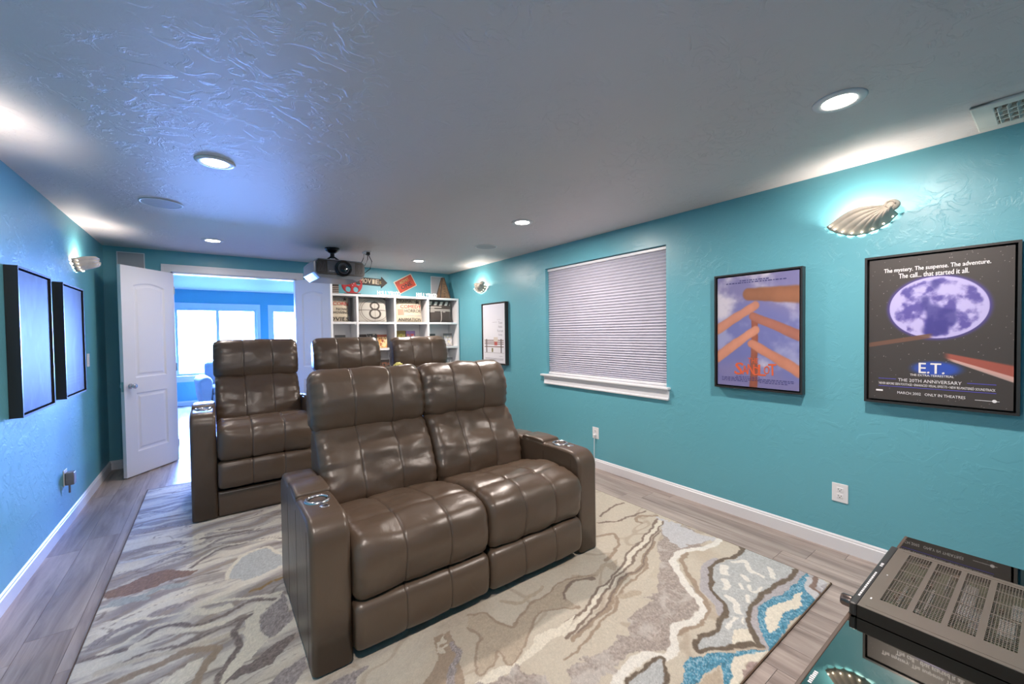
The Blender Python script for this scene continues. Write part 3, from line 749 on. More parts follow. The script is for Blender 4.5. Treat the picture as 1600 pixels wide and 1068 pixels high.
def cushion(name, loop, x0, x1, parent, mat, r=0.05, inset=0.03, seams=(), groove=0.006, puff=0.008, wrinkle=0.0, seed=0, smooth_loop=True, dz=0.0, gather=0.0, stitch=True):
    """side profile (y, z) swept along x, ends rounded over, stitched grooves at the seams"""
    L = catmull_closed(loop, 0) if smooth_loop else np.array(loop, float)
    L = L+np.array([0, dz]); n = len(L)
    T = np.roll(L, -1, 0)-np.roll(L, 1, 0); T /= np.linalg.norm(T, axis=1)[:, None]+1e-9
    N = np.stack([T[:, 1], -T[:, 0]], 1)
    area = 0.5*np.sum(L[:, 0]*np.roll(L[:, 1], -1)-np.roll(L[:, 0], -1)*L[:, 1])
    if area < 0: N = -N
    w = x1-x0
    st = set(np.round(np.linspace(0, w, max(8, int(w/0.03))), 4))
    for k in range(9): t = r*(1-math.cos(PI/2*k/8)); st |= {round(t, 4), round(w-t, 4)}
    for s in seams:
        for d in (-0.016, -0.009, -0.004, 0, 0.004, 0.009, 0.016): st.add(round(s*w+d, 4))
    st = sorted(v for v in st if 0 <= v <= w)
    cuts = [0]+[s*w for s in seams]+[w]
    rng = random.Random(seed)
    V = []
    for xx in st:
        d = min(xx, w-xx); t = min(1, d/r); ins = inset*(1-math.sqrt(max(0, 1-(1-t)**2)))
        for s in seams: ins += groove*math.exp(-((xx-s*w)/0.0045)**2)
        for a, b in zip(cuts, cuts[1:]):
            if a <= xx <= b: ins -= puff*(4*(xx-a)*(b-xx)/(b-a)**2)
        for j in range(n):
            q = L[j]-N[j]*ins
            if wrinkle or gather:
                e = mnoise.noise(Vector((xx*7+seed, q[0]*9, q[1]*9)))
                q = q+N[j]*wrinkle*(e+0.35*mnoise.noise(Vector((xx*19+seed, q[0]*23, q[1]*23+4))))
                if gather:
                    g = math.exp(-d/0.06)
                    q = q+N[j]*gather*g*math.sin(j*2*PI/3.7+seed+1.5*e)
            V.append((x0+xx, q[0], q[1]))
    F = []; m_ = len(st)
    for i in range(m_-1):
        for j in range(n): F.append((i*n+j, i*n+(j+1) % n, (i+1)*n+(j+1) % n, (i+1)*n+j))
    body_V, body_n = V, n
    F.append(tuple(range(n))); F.append(tuple(range((m_-1)*n, m_*n))[::-1])
    me = bpy.data.meshes.new(name); me.from_pydata(V, [], F); me.update()
    bm = bmesh.new(); bm.from_mesh(me); bmesh.ops.recalc_face_normals(bm, faces=bm.faces); bm.to_mesh(me); bm.free()
    o = link_mesh(name, me, mat, parent, smooth=True)
    if parent is not None and stitch:
        for s in seams:                       # line of stitching lying in each groove
            i = min(range(len(st)), key=lambda q: abs(st[q]-s*w))
            c0 = L.mean(0); path = []
            for j in range(n):
                vx, vy, vz = V[i*n+j]; path.append((vx, vy+N[j][0]*0.0006, vz+N[j][1]*0.0006))
            MB().tube(path, 0.0016, seg=5, closed=True).build('seam', STITCH, o, smooth=True)
    return o

SEAT = [(0.00, 0.268), (-0.026, 0.30), (-0.046, 0.38), (-0.043, 0.46), (-0.012, 0.517), (0.05, 0.546), (0.13, 0.558), (0.155, 0.552), (0.18, 0.560), (0.30, 0.552), (0.46, 0.52), (0.62, 0.475), (0.68, 0.44), (0.66, 0.34), (0.50, 0.29), (0.2, 0.265)]
FOOT = [(-0.004, 0.258), (-0.028, 0.238), (-0.040, 0.17), (-0.036, 0.09), (-0.012, 0.05), (0.05, 0.048), (0.075, 0.09), (0.075, 0.22), (0.05, 0.258)]
BACK = [(0.64, 0.42), (0.585, 0.46), (0.570, 0.53), (0.590, 0.62), (0.645, 0.73), (0.715, 0.82), (0.765, 0.872), (0.82, 0.892), (0.90, 0.88), (0.93, 0.78), (0.92, 0.6), (0.88, 0.44), (0.76, 0.41)]
HEAD = [(0.835, 0.845), (0.775, 0.868), (0.748, 0.93), (0.750, 1.02), (0.775, 1.11), (0.815, 1.185), (0.87, 1.222), (0.935, 1.218), (0.98, 1.17), (0.995, 1.06), (0.985, 0.94), (0.95, 0.86)]
ARMW = 0.165
def arm_loop(zb):
    L = [(0.0, zb), (0.0, 0.30), (0.0, 0.52)]
    for k in range(7):
        a = PI*(1-k/12.0); L.append((0.095+0.095*math.cos(a), 0.56+0.095*math.sin(a)))
    L += [(0.18, 0.657), (0.30, 0.657), (0.335, 0.655), (0.345, 0.648), (0.355, 0.655), (0.50, 0.657), (0.595, 0.655), (0.605, 0.648), (0.615, 0.655), (0.72, 0.655), (0.82, 0.648), (0.88, 0.60), (0.90, 0.50), (0.90, 0.30), (0.90, zb), (0.7, zb), (0.45, zb), (0.2, zb)]
    return L
def recliner_row(name, loc, nseat, lift, label, seat_w, inner_arms):
    root = empty(name, (loc[0], loc[1], loc[2]), 0, label, 'recliner')
    x = 0.0; sid = int(loc[1]*10)
    def arm(x):
        a = cushion('arm', arm_loop(0.012-lift), x, x+ARMW, root, LEATHER, r=0.024, inset=0.020, puff=0.003, smooth_loop=False, dz=lift, wrinkle=0.002, seed=sid)
        for s in (-1, 1):          # stitched panel lines on both sides of the arm
            sx = x+(ARMW-0.001 if s > 0 else 0.001)
            m = MB()
            for y in (0.075, 0.35, 0.61):
                m.tube([(sx, y, 0.03), (sx, y, 0.3+lift), (sx, y, 0.60+lift), (sx-s*0.016, y, 0.648+lift)], 0.0022, seg=6)
            m.build('seam', STITCH, a)
        lid = cushion('storage_lid', [(0.36, 0.645), (0.36, 0.665), (0.375, 0.673), (0.48, 0.677), (0.58, 0.673), (0.597, 0.665), (0.597, 0.645)], x+0.004, x+ARMW-0.004, a, LEATHER, r=0.02, inset=0.008, puff=0.002, dz=lift, smooth_loop=False)
        c = (x+ARMW/2, 0.262, 0.657+lift)
        ring = MB(); ring.lathe([(0.041, 0.0), (0.041, 0.007), (0.046, 0.012), (0.055, 0.009), (0.059, 0.0), (0.056, -0.01), (0.041, -0.01)], c, seg=32)
        ring.build('cup_holder', CHROME, a, smooth=True)
        MB().lathe([(0.0, 0.0015), (0.034, 0.0015), (0.0415, 0.005), (0.0415, -0.006), (0.0, -0.006)], c, seg=32).build('dark_well_disc', GAPBLK, a)  # flat black disc, its colour stands in for the shaded cup recess
        b = MB(); b.lathe([(0.0, 0.006), (0.018, 0.006), (0.024, 0.003), (0.026, -0.01), (0.0, -0.01)], (c[0]+0.012, 0.172, 0.655+lift), seg=20)
        b.build('control_button', CHROME, a, smooth=True)
    arms = []
    arm(x); x += ARMW
    for s in range(nseat):
        x0, x1 = x, x+seat_w
        q = 0.004
        base = MB(); base.box((x0-0.002, 0.06, 0.03-0.0), (x1+0.002, 0.86, 0.30+lift)); base.build('seat_base', DARKCLOTH, root)
        if lift > 0.05:
            cushion('base_panel', [(0.012, 0.01), (0.008, 0.03), (0.008, lift-0.0), (0.012, lift+0.018), (0.05, lift+0.02), (0.06, 0.01)], x0+0.002, x1-0.002, root, LEATHER, r=0.012, inset=0.008, puff=0.0, smooth_loop=False)
        cushion('footrest', FOOT, x0+q, x1-q, root, LEATHER, r=0.035, inset=0.024, seams=(1/3., 2/3.), groove=0.005, puff=0.003, wrinkle=0.005, seed=sid+s*7+1, dz=lift)
        cushion('seat_cushion', SEAT, x0+q, x1-q, root, LEATHER, r=0.05, inset=0.040, seams=(1/3., 2/3.), groove=0.006, puff=0.005, wrinkle=0.011, seed=sid+s*7+2, dz=lift, gather=0.002)
        cushion('backrest', BACK, x0+q, x1-q, root, LEATHER, r=0.06, inset=0.040, seams=(1/3., 2/3.), groove=0.005, puff=0.004, wrinkle=0.017, seed=sid+s*7+3, dz=lift, gather=0.005)
        cushion('headrest', HEAD, x0+q-0.012, x1-q+0.012, root, LEATHER, r=0.085, inset=0.065, seams=(1/3., 2/3.), groove=0.005, puff=0.0035, wrinkle=0.011, seed=sid+s*7+4, dz=lift, gather=0.006)
        m = MB(); m.box((x0+0.02, 0.86, 0.10), (x1-0.02, 0.975, 1.06+lift), bevel=0.03, seg=3); m.build('back_shell', LEATHER, root, smooth=False)
        x = x1
        if s == nseat-1 or inner_arms:
            arm(x); x += ARMW
    return root, x
r1, wtot = recliner_row('reclining_loveseat', (0.303, 1.832, RUGZ), 2, 0.0, 'taupe leather two-seat recliner nearest the camera on the patterned rug', 0.703, False)
r2, wtot2 = recliner_row('theater_seating_row', (-0.155, 3.955, RUGZ), 3, 0.185, 'raised row of three brown leather recliners behind the two-seater, facing the camera', 0.705, True)

# yellow flower on the arm between the second and third seat of the back row
fx, fy, fz = -0.155+ARMW+2*(0.705)+ARMW*1+ARMW/2, 4.40, 0.657+0.185+RUGZ+0.023
fr = empty('flower_pot', (fx, fy, fz), 0, 'pale yellow ruffled flower head on the arm between two back row recliners', 'flower')
POT = material('white ceramic', (225, 224, 220), 0.3, vary=(10, 0.02)); YEL = material('pale yellow petals', (214, 206, 120), 0.7, vary=(40, 0.12)); STEM = material('green stem', (74, 104, 58), 0.6, vary=(30, 0.1))
MB().lathe([(0, 0), (0.03, 0), (0.042, 0.1), (0.045, 0.105), (0.04, 0.105), (0.036, 0.09), (0, 0.088)], seg=24).build('pot', POT, fr, smooth=True)
MB().tube([(0, 0, 0.085), (0, 0, 0.215)], 0.006).build('stem', STEM, fr)
pr = random.Random(3)
for k in range(26):
    a = k*2.399; el = math.acos(1-1.25*(k+0.5)/26)
    d = Vector((math.sin(el)*math.cos(a), math.sin(el)*math.sin(a), math.cos(el)))
    c = Vector((0, 0, 0.212))+d*0.046
    m = MB(); m.sphere((0, 0, 0), 0.019, (1, 1, 0.45), 8, 6)
    bmesh.ops.transform(m.bm, matrix=(Matrix.Translation(c) @ (d.to_track_quat('Z', 'Y').to_matrix() @ Matrix.Rotation(pr.uniform(-0.9, 0.9), 3, 'X')).to_4x4()), verts=m.bm.verts)
    m.build('petal', YEL, fr, smooth=True)
# ------------------------------------------------------------------ ceiling: down lights, speakers, air vent
LENS = material('lit lamp lens', (255, 250, 240), 0.4, emit=(1.0, 0.93, 0.84), estr=14.0)
TRIM = material('white lamp trim', (222, 220, 222), 0.35, vary=(10, 0.02))
def can_light(x, y, label, watt):
    t = empty('recessed_light', (x, y, H), 0, label, 'ceiling light', 'recessed ceiling lights')
    MB().lathe([(0.062, -0.004), (0.066, -0.008), (0.078, -0.009), (0.094, -0.006), (0.099, -0.0005), (0.062, -0.0005)], seg=40).build('trim_ring', TRIM, t, smooth=True)
    MB().lathe([(0.0, -0.010), (0.05, -0.0095), (0.0625, -0.006), (0.0625, -0.001), (0.0, -0.001)], seg=32).build('lens', LENS, t)
    l = bpy.data.lights.new('lamp', 'AREA'); l.shape = 'DISK'; l.size = 0.11; l.energy = watt; l.color = LAMP_COLOR
    o = bpy.data.objects.new('lamp', l); o.parent = t; o.location = (0, 0, -0.02); COL.objects.link(o)
for x, y, lb in ((2.275, 0.60, 'round recessed ceiling light in front of the air vent'), (2.315, 2.95, 'round recessed ceiling light outside the blind covered window'), (2.32, 5.285, 'round recessed ceiling light nearest the bookcase'),
                 (0.04, 2.935, 'large looking recessed ceiling light on the left half of the ceiling'), (0.032, 5.31, 'round recessed ceiling light in front of the double doors'), (0.04, 0.60, 'recessed ceiling light above the camera, out of view')):
    can_light(x, y, lb, CAN_WATT_DIM if x < 1 and y > 2 else CAN_WATT)
for x, y, lb in ((-0.283, 4.05, 'round flush ceiling speaker near the left wall'), (2.607, 4.015, 'round flush ceiling speaker near the window wall')):
    t = empty('ceiling_speaker', (x, y, H), 0, lb, 'speaker', 'round ceiling speakers')
    MB().lathe([(0.118, -0.0005), (0.118, -0.006), (0.126, -0.007), (0.131, -0.003), (0.131, -0.0005)], seg=48).build('rim', TRIM, t, smooth=True)
    MB().lathe([(0.0, -0.006), (0.118, -0.005), (0.118, -0.0005), (0.0, -0.0005)], seg=48).build('grille', GRILLE, t)
# air register
v = empty('air_vent', (3.035, 0.08, H), 0, 'white slotted air vent in the ceiling corner above the right wall', 'vent')
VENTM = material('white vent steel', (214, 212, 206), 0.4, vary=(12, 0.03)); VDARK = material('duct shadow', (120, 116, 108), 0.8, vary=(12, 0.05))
m = MB()
ox, oy, ix, iy = 0.185, 0.185, 0.125, 0.115
prof = [(0.0, -0.0005), (0.004, -0.012), (0.05, -0.018), (0.062, -0.010)]
for s in (-1, 1):
    m.box((-ox, s*oy-(0.07 if s > 0 else 0), -0.014), (ox, s*oy+(0 if s > 0 else 0.07), -0.0005), bevel=0.005)
    m.box((s*ox-(0.06 if s > 0 else 0), -oy, -0.0145), (s*ox+(0 if s > 0 else 0.06), oy, -0.0005), bevel=0.005)
m.build('vent_frame', VENTM, v)
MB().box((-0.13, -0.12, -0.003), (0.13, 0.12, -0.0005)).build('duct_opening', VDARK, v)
for bx_ in (-0.06, 0.0, 0.06):
    MB().box((bx_-0.004, -0.118, -0.016), (bx_+0.004, 0.118, -0.003)).build('divider_bar', VENTM, v)
lm = None
for col_ in range(4):
    for k in range(8):
        if lm is None:
            q = MB().box((-0.024, -0.0016, -0.011), (0.024, 0.0016, 0.011), rot=Matrix.Rotation(0.6, 3, 'X')).build('louvre', VENTM, v); lm = q.data
        else:
            q = bpy.data.objects.new('louvre', lm); COL.objects.link(q); q.parent = v
        q.location = (-0.09+col_*0.06, -0.100+k*0.0286, -0.0095)

# ------------------------------------------------------------------ shell sconces
SHELLM = material('beige plaster shell', (206, 196, 182), 0.6, bump=(40, 0.15, 0.002), vary=(20, 0.06))
GLOW = material('light shining through rim hole', (255, 244, 220), 0.5, emit=(1.0, 0.9, 0.72), estr=9.0)
def sconce(loc, rz, flip, label, watt):
    """local x along the wall, -y out of the wall; flip mirrors the shell"""
    t = empty('shell_sconce', loc, rz, label, 'wall lamp', 'shell wall sconces')
    f = flip
    hinge = np.array([0.150, 0.075]); n = 9
    # rim from the tip round the bottom to under the boss
    rimk = np.array([(-0.182, 0.035), (-0.165, 0.012), (-0.128, -0.016), (-0.08, -0.040), (-0.03, -0.053), (0.025, -0.050), (0.08, -0.034), (0.13, -0.004), (0.165, 0.038)])
    rim = []
    for i in range(len(rimk)-1):
        for k in range(8):
            tt = k/8; rim.append(rimk[i]*(1-tt)+rimk[i+1]*tt)
    rim.append(rimk[-1]); rim = np.array(rim); nu = len(rim); nv = 14
    V = []; D = 0.135
    for i in range(nu):
        ph = i/8.0
        lobe = abs(math.sin(PI*ph))
        arc = max(0.0, 1-ph/4.0)
        for j in range(nv+1):
            vv = 0.06+0.94*j/nv
            p = hinge+(rim[i]-hinge)*vv
            dep = D*(1-vv**2.4)**0.8*(0.62+0.38*math.sin(PI*min(1, vv*1.15)))
            bul = 0.010*lobe*math.sin(PI*min(1, 0.25+vv*0.75))
            out = 0.0015+dep+bul+0.010*lobe*vv**6
            V.append((f*p[0], -out, p[1]+0.036*arc*arc*math.sin(PI*vv)))
    F = []
    for i in range(nu-1):
        for j in range(nv): F.append((i*(nv+1)+j, i*(nv+1)+j+1, (i+1)*(nv+1)+j+1, (i+1)*(nv+1)+j))
    me = bpy.data.meshes.new('shell'); me.from_pydata(V, [], F); me.update()
    o = link_mesh('shell', me, SHELLM, t, smooth=True)
    sm = o.modifiers.new('thickness', 'SOLIDIFY'); sm.thickness = 0.004; sm.offset = 0
    b = MB(); b.sphere((f*0.150, -0.085, 0.078), 0.036, (1.1, 1.0, 0.92), 18, 12); b.build('boss', SHELLM, t, smooth=True)
    b = MB(); b.tube([(f*(0.150+0.022*math.cos(a)*(1-a/16)), -0.122+0.001*a, 0.078+0.022*math.sin(a)*(1-a/16)) for a in np.linspace(0, 10, 30)], 0.004, seg=6); b.build('spiral', SHELLM, t, smooth=True)
    for k in range(8):
        p = rimk[k]*0.5+rimk[k+1]*0.5; q = hinge+(p-hinge)*0.94
        b = MB(); b.sphere((f*q[0], -0.040, q[1]), 0.0048, (1, 0.7, 0.75), 8, 6); b.build('rim_glow_bead', GLOW, t)  # glowing beads stand in for lamp light leaking through rim holes
    b = MB(); b.box((-0.06, -0.012, -0.01), (0.07, 0.0, 0.05), bevel=0.004); b.build('back_plate', SHELLM, t)
    l = bpy.data.lights.new('lamp', 'POINT'); l.energy = watt; l.color = SCONCE_COLOR; l.shadow_soft_size = 0.026
    lo = bpy.data.objects.new('lamp', l); lo.parent = t; lo.location = (f*0.0, -0.072, 0.032); COL.objects.link(lo)
sconce((XR, 0.745, 2.085), -PI/2, 1, 'beige shell wall sconce above the dark poster', SCONCE_WATT)
sconce((XR, 5.18, 2.105), -PI/2, 1, 'beige shell wall sconce on the right wall nearest the bookcase', SCONCE_WATT)
sconce((XL, 5.10, 2.085), PI/2, 1, 'shell wall sconce on the left wall near the open door', SCONCE_WATT)
sconce((XL, 2.85, 2.085), PI/2, 1, 'shell wall sconce on the left wall beside the camera, out of view', SCONCE_WATT*1.0)

# ------------------------------------------------------------------ posters
PWD, PHT = 0.60, 0.875
def framed(name, loc, rz, label, fn, mat=PRINT, res=(150, 215)):
    t = empty(name, loc, rz, label, 'poster')
    hw = PWD/2; d = 0.055; fr = 0.012
    m = MB()
    m.box((-hw, -d, 0), (-hw+fr, -0.001, PHT)); m.box((hw-fr, -d, 0), (hw, -0.001, PHT)); m.box((-hw+fr, -d, 0), (hw-fr, -0.001, fr)); m.box((-hw+fr, -d, PHT-fr), (hw-fr, -0.001, PHT))
    m.build('frame', BLACKF, t)
    MB().box((-hw+fr, -0.012, fr), (hw-fr, -0.002, PHT-fr)).build('backing', GAPBLK, t)
    cw, ch = hw-fr-0.009, PHT-2*(fr+0.009)
    MB().box((-cw, -0.0435, fr+0.009), (cw, -0.0125, fr+0.009+ch)).build('canvas', GAPBLK, t)
    nx, nz = res
    u = np.linspace(0, 1, nx); v = np.linspace(0, 1, nz); U, Vv = np.meshgrid(u, v)
    P = np.stack([-cw+2*cw*U, np.full_like(U, -0.0445), fr+0.009+ch*Vv], -1)
    color_grid('print', P, fn(U, Vv), mat, t)
    return t, cw, fr+0.009, ch
def base(U, c): return np.broadcast_to(np.array(c, float), U.shape+(3,)).copy()
# dark poster with the moon
def p_moon(U, V):
    C = base(U, (66, 60, 58)); asp = 0.558/0.833
    st = _hash(np.floor(U*230), np.floor(V*330), 5); C = mixc(C, (180, 170, 166), (st > 0.9975)*0.9)
    dx, dy = (U-0.51)/0.345, (V-0.645)/0.205
    r = np.sqrt(dx*dx+dy*dy)
    C = mixc(C, (86, 70, 200), 0.55*sstep(1.12, 0.99, r))
    n = fbm(U*13+3, V*17, 8, 5); sh = sstep(0.85, 1.0, r)
    moon = mixc(base(U, (92, 82, 158)), (186, 178, 226), sstep(0.38, 0.60, n*0.7+0.3*fbm(U*5, V*6, 28, 3)+0.25*sh))
    moon = mixc(moon, (60, 54, 130), sstep(0.62, 0.75, fbm(U*4+9, V*5+2, 18, 3))*0.8*(1-sh))
    C = C*(1-sstep(1.008, 0.992, r)[..., None])+moon*sstep(1.008, 0.992, r)[..., None]
    # plain warm diagonal streak in the lower right, standing in for the picture detail
    t = (U-0.55)/0.45; yc = 0.33-0.10*np.clip(t, 0, 1); hw = 0.018+0.030*np.clip(t, 0, 1)
    d = np.abs(V-yc)/hw
    C = mixc(C, (158, 84, 72), sstep(1.1, 0.7, d)*sstep(0.0, 0.15, t)); C = mixc(C, (214, 180, 172), 0.8*sstep(1.15, 0.95, np.abs((V-yc)/hw+0.85)*3)*sstep(0.05, 0.2, t))
    t2 = (0.5-U)/0.5; yc2 = 0.46-0.07*np.clip(t2, 0, 1); C = mixc(C, (112, 80, 66), 0.9*sstep(1.1, 0.8, np.abs(V-yc2)/0.016)*sstep(0.0, 0.1, t2))
    ex, ey = (U-0.51)/0.19, (V-0.235)/0.055
    C = mixc(C, (50, 84, 196), 0.85*sstep(1.15, 0.6, np.sqrt(ex**2+ey**2)))
    return C
t, cw, zb, ch = framed('movie_poster', (XR, 0.42, 1.003), -PI/2, 'black framed dark poster with a violet moon below the near shell sconce', p_moon, res=(250, 360))
Lx = lambda u: -cw+2*cw*u
Lz = lambda v: zb+ch*v
Y0 = -0.045
lettering('The mystery. The suspense. The adventure.', 1.48*cw, 0.030, WHITEINK, t, (Lx(0.49), Y0, Lz(0.913)), bold=0.035)
lettering('The call... that started it all.', 0.98*cw, 0.027, WHITEINK, t, (Lx(0.48), Y0, Lz(0.873)), bold=0.035)
lettering('E.T.', 0.36*cw, 0.058, WHITEINK, t, (Lx(0.48), Y0, Lz(0.237)), bold=0.02)
lettering('THE EXTRA-TERRESTRIAL', 0.62*cw, 0.012, WHITEINK, t, (Lx(0.48), Y0, Lz(0.188)), bold=0.01)
lettering('THE 20TH ANNIVERSARY', 0.90*cw, 0.018, WHITEINK, t, (Lx(0.46), Y0, Lz(0.148)))
lettering('NEVER BEFORE SEEN FOOTAGE \u2022 ENHANCED VISUAL EFFECTS \u2022 NEW RE-MASTERED SOUNDTRACK', 1.62*cw, 0.013, WHITEINK, t, (Lx(0.49), Y0, Lz(0.118)), bold=0.012)
lettering('MARCH 2002   ONLY IN THEATRES', 0.96*cw, 0.015, WHITEINK, t, (Lx(0.47), Y0, Lz(0.058)))
m = MB(); m.box((Lx(0.08), Y0-0.0006, Lz(0.150)), (Lx(0.22), Y0-0.0001, Lz(0.1535))); m.box((Lx(0.72), Y0-0.0006, Lz(0.150)), (Lx(0.90), Y0-0.0001, Lz(0.1535))); m.box((Lx(0.08), Y0-0.0006, Lz(0.097)), (Lx(0.90), Y0-0.0001, Lz(0.1005)))
m.build('rule_lines', BLUEINK, t)
m = MB(); m.box((Lx(0.06), Y0-0.0006, Lz(0.060)), (Lx(0.115), Y0-0.0001, Lz(0.071))); m.box((Lx(0.77), Y0-0.0006, Lz(0.048)), (Lx(0.92), Y0-0.0001, Lz(0.0505))); m.lathe([(0.008, 0.0), (0.008, 0.0005), (0, 0.0005)], (Lx(0.89), Y0-0.0008, Lz(0.05)), axis='y', seg=16)
m.build('logo_marks', WHITEINK, t)
# sky poster
def p_sky(U, V):
    n = fbm(U*3.2, V*4.5, 6, 5); C = mixc(base(U, (124, 120, 166)), (200, 194, 208), sstep(0.42, 0.70, n))
    C = mixc(C, (96, 108, 176), 0.5*sstep(0.5, 0.2, np.abs(V-0.42)/0.5*fbm(U*2+7, V*3, 16, 3)*2))
    def band(C, x0, y0, x1, y1, w0, w1, col):
        dx, dy = x1-x0, (y1-y0); L2 = dx*dx+dy*dy
        t = np.clip(((U-x0)*dx+(V-y0)*dy)/L2, 0, 1); d = np.hypot(U-x0-t*dx, (V-y0-t*dy)*1.45)+0.02*(fbm(U*9, V*12, 33, 3)-0.5)
        w = w0+(w1-w0)*t; f = sstep(1.05, 0.72, d/w)
        cc = base(U, col)*(1-0.10*np.clip(d/w, 0, 1)**2)[..., None]*(0.94+0.12*fbm(U*9, V*9, 3))[..., None]
        return C*(1-f[..., None])+cc*f[..., None]
    C = band(C, 0.475, 0.0, 0.49, 0.62, 0.055, 0.042, (150, 88, 70))
    C = band(C, 1.0, 0.80, 0.42, 0.83, 0.12, 0.09, (150, 100, 74))
    C = band(C, 0.0, 0.52, 0.50, 0.73, 0.075, 0.060, (196, 134, 112)); C = band(C, 1.0, 0.46, 0.47, 0.63, 0.075, 0.055, (168, 108, 92))
    C = band(C, 0.0, 0.26, 0.50, 0.51, 0.080, 0.060, (204, 140, 116)); C = band(C, 1.0, 0.16, 0.45, 0.39, 0.080, 0.062, (196, 130, 106))
    return C
t, cw, zb, ch = framed('movie_poster', (XR, 1.345, 1.003), -PI/2, 'black framed sky blue poster with crossing tan bands beside the window', p_sky)
lettering('THE', 0.26*cw, 0.036, ORANGEINK, t, (Lx(0.47), Y0, Lz(0.238)), rot=-0.05, bold=0.015)
for i, (ch_, sz, du, dv) in enumerate((('S', 0.092, -0.160, 0.0), ('A', 0.066, -0.092, -0.010), ('N', 0.074, -0.028, 0.0), ('D', 0.062, 0.034, -0.014), ('L', 0.080, 0.090, -0.004), ('O', 0.060, 0.140, 0.0), ('T', 0.082, 0.198, 0.006))):
    lettering(ch_, sz*0.62, sz, ORANGEINK, t, (Lx(0.475+du*1.15), Y0-0.0008*(i % 2), Lz(0.160+dv)), rot=(-0.1, 0.06, -0.05, 0.08, 0.0, -0.06, 0.04)[i], bold=0.025)
lettering('They\u2019re more than a team.', 0.6*cw, 0.010, NAVYINK, t, (Lx(0.5), Y0, Lz(0.955))) if False else None
m = MB()
pr = random.Random(8)
for row, (v0, u0, u1) in enumerate(((0.953, 0.30, 0.66), (0.935, 0.12, 0.86), (0.072, 0.06, 0.94), (0.058, 0.06, 0.94), (0.044, 0.06, 0.40), (0.044, 0.55, 0.88), (0.086, 0.25, 0.55))):
    u = u0
    while u < u1:
        w_ = pr.uniform(0.012, 0.05); m.box((Lx(u), Y0-0.0006, Lz(v0)), (Lx(min(u+w_, u1)), Y0-0.0001, Lz(v0+(0.008 if row < 2 else 0.0055)))); u += w_+0.012
m.build('small_print', NAVYINK, t)
# white poster with a bench
def p_white(U, V):
    C = base(U, (222, 222, 228)); C = mixc(C, (206, 208, 220), sstep(0.5, 1.0, V))
    def rect(C, u0, u1, v0, v1, col):
        return mixc(C, col, ((U > u0) & (U < u1) & (V > v0) & (V < v1)).astype(float))
    for v0 in (0.375, 0.345, 0.315, 0.268): C = rect(C, 0.06, 0.94, v0, v0+0.018, (120, 92, 76))
    for u0 in (0.14, 0.80): C = rect(C, u0, u0+0.045, 0.175, 0.405, (88, 80, 80))
    C = rect(C, 0.40, 0.47, 0.18, 0.255, (120, 112, 60)); C = rect(C, 0.05, 0.95, 0.168, 0.178, (170, 168, 172))
    C = rect(C, 0.52, 0.66, 0.30, 0.36, (176, 84, 78)); C = rect(C, 0.5, 0.68, 0.36, 0.44, (205, 196, 186))
    return C
t, cw, zb, ch = framed('movie_poster', (XR, 4.81, 1.01), -PI/2, 'black framed white poster with a brown park bench near the bookcase', p_white, res=(90, 130))
for s, v in (('Tom', 0.68), ('Hanks', 0.615), ('Forrest', 0.545), ('Gump', 0.475)): lettering(s, (0.34 if s != 'Forrest' else 0.5)*cw, 0.036, GREYINK, t, (Lx(0.80), Y0, Lz(v)), bold=0.0)
m = MB()
for v0, u0, u1 in ((0.73, 0.66, 0.82), (0.69, 0.45, 0.66), (0.115, 0.74, 0.88), (0.075, 0.1, 0.92), (0.062, 0.1, 0.92), (0.05, 0.3, 0.92)): m.box((Lx(u0), Y0-0.0006, Lz(v0)), (Lx(u1), Y0-0.0001, Lz(v0+0.004)))
m.build('small_print', GREYINK, t)
# two pale posters on the left wall
def p_pale(seed):
    def fn(U, V):
        n = fbm(U*2.6, V*3.4, seed, 5); C = mixc(base(U, (66, 67, 76)), (48, 51, 60), sstep(0.45, 0.75, n))
        C = mixc(C, (92, 95, 104), 0.6*sstep(0.55, 0.8, fbm(U*6, V*5, seed+9, 3)))
        if seed > 30:
            for k in range(4): C = mixc(C, (80, 86, 104), 0.5*((np.abs(V-0.10-0.03*k) < 0.004) & (U > 0.12) & (U < 0.88)))
        return C
    return fn
framed('movie_poster', (XL, 3.845, 1.0), PI/2, 'black framed pale poster with glare on the left wall, nearest the camera', p_pale(21), GLOSSPRINT, (70, 100))
framed('movie_poster', (XL, 4.72, 1.0), PI/2, 'black framed pale poster with glare on the left wall, nearest the door', p_pale(41), GLOSSPRINT, (70, 100))

# ------------------------------------------------------------------ outlets and switch
def outlet(loc, rz, label, kind='outlet'):
    t = empty('wall_outlet' if kind == 'outlet' else 'light_switch', loc, rz, label, 'outlet' if kind == 'outlet' else 'switch')
    MB().box((-0.043, -0.006, -0.061), (0.043, 0, 0.061), bevel=0.003).build('cover_plate', PLASTIC, t)
    if kind == 'outlet':
        for s in (-1, 1):
            r = MB().box((-0.017, -0.008, s*0.021-0.0145), (0.017, -0.004, s*0.021+0.0145), bevel=0.006).build('receptacle', PLASTIC, t)
            m = MB(); m.box((-0.0085, -0.0086, s*0.021-0.001), (-0.0060, -0.0075, s*0.021+0.008)); m.box((0.0060, -0.0086, s*0.021-0.001), (0.0085, -0.0075, s*0.021+0.007)); m.cyl((0, -0.0086, s*0.021-0.007), (0, -0.0075, s*0.021-0.007), 0.003, seg=10)
            m.build('slots', SLOT, r)
    else:
        MB().box((-0.017, -0.010, -0.033), (0.017, -0.004, 0.033), bevel=0.003).build('rocker', PLASTIC, t)
    return t
outlet((XR, 0.850, 0.380), -PI/2, 'white wall outlet below the two framed posters')
o2 = outlet((XR, 2.948, 0.374), -PI/2, 'white wall outlet behind the two-seat recliner, cord plugged in')
c = empty('power_cord', (XR, 2.948, 0.35), -PI/2, 'white power cord hanging from the outlet beside the recliner arm', 'cord')
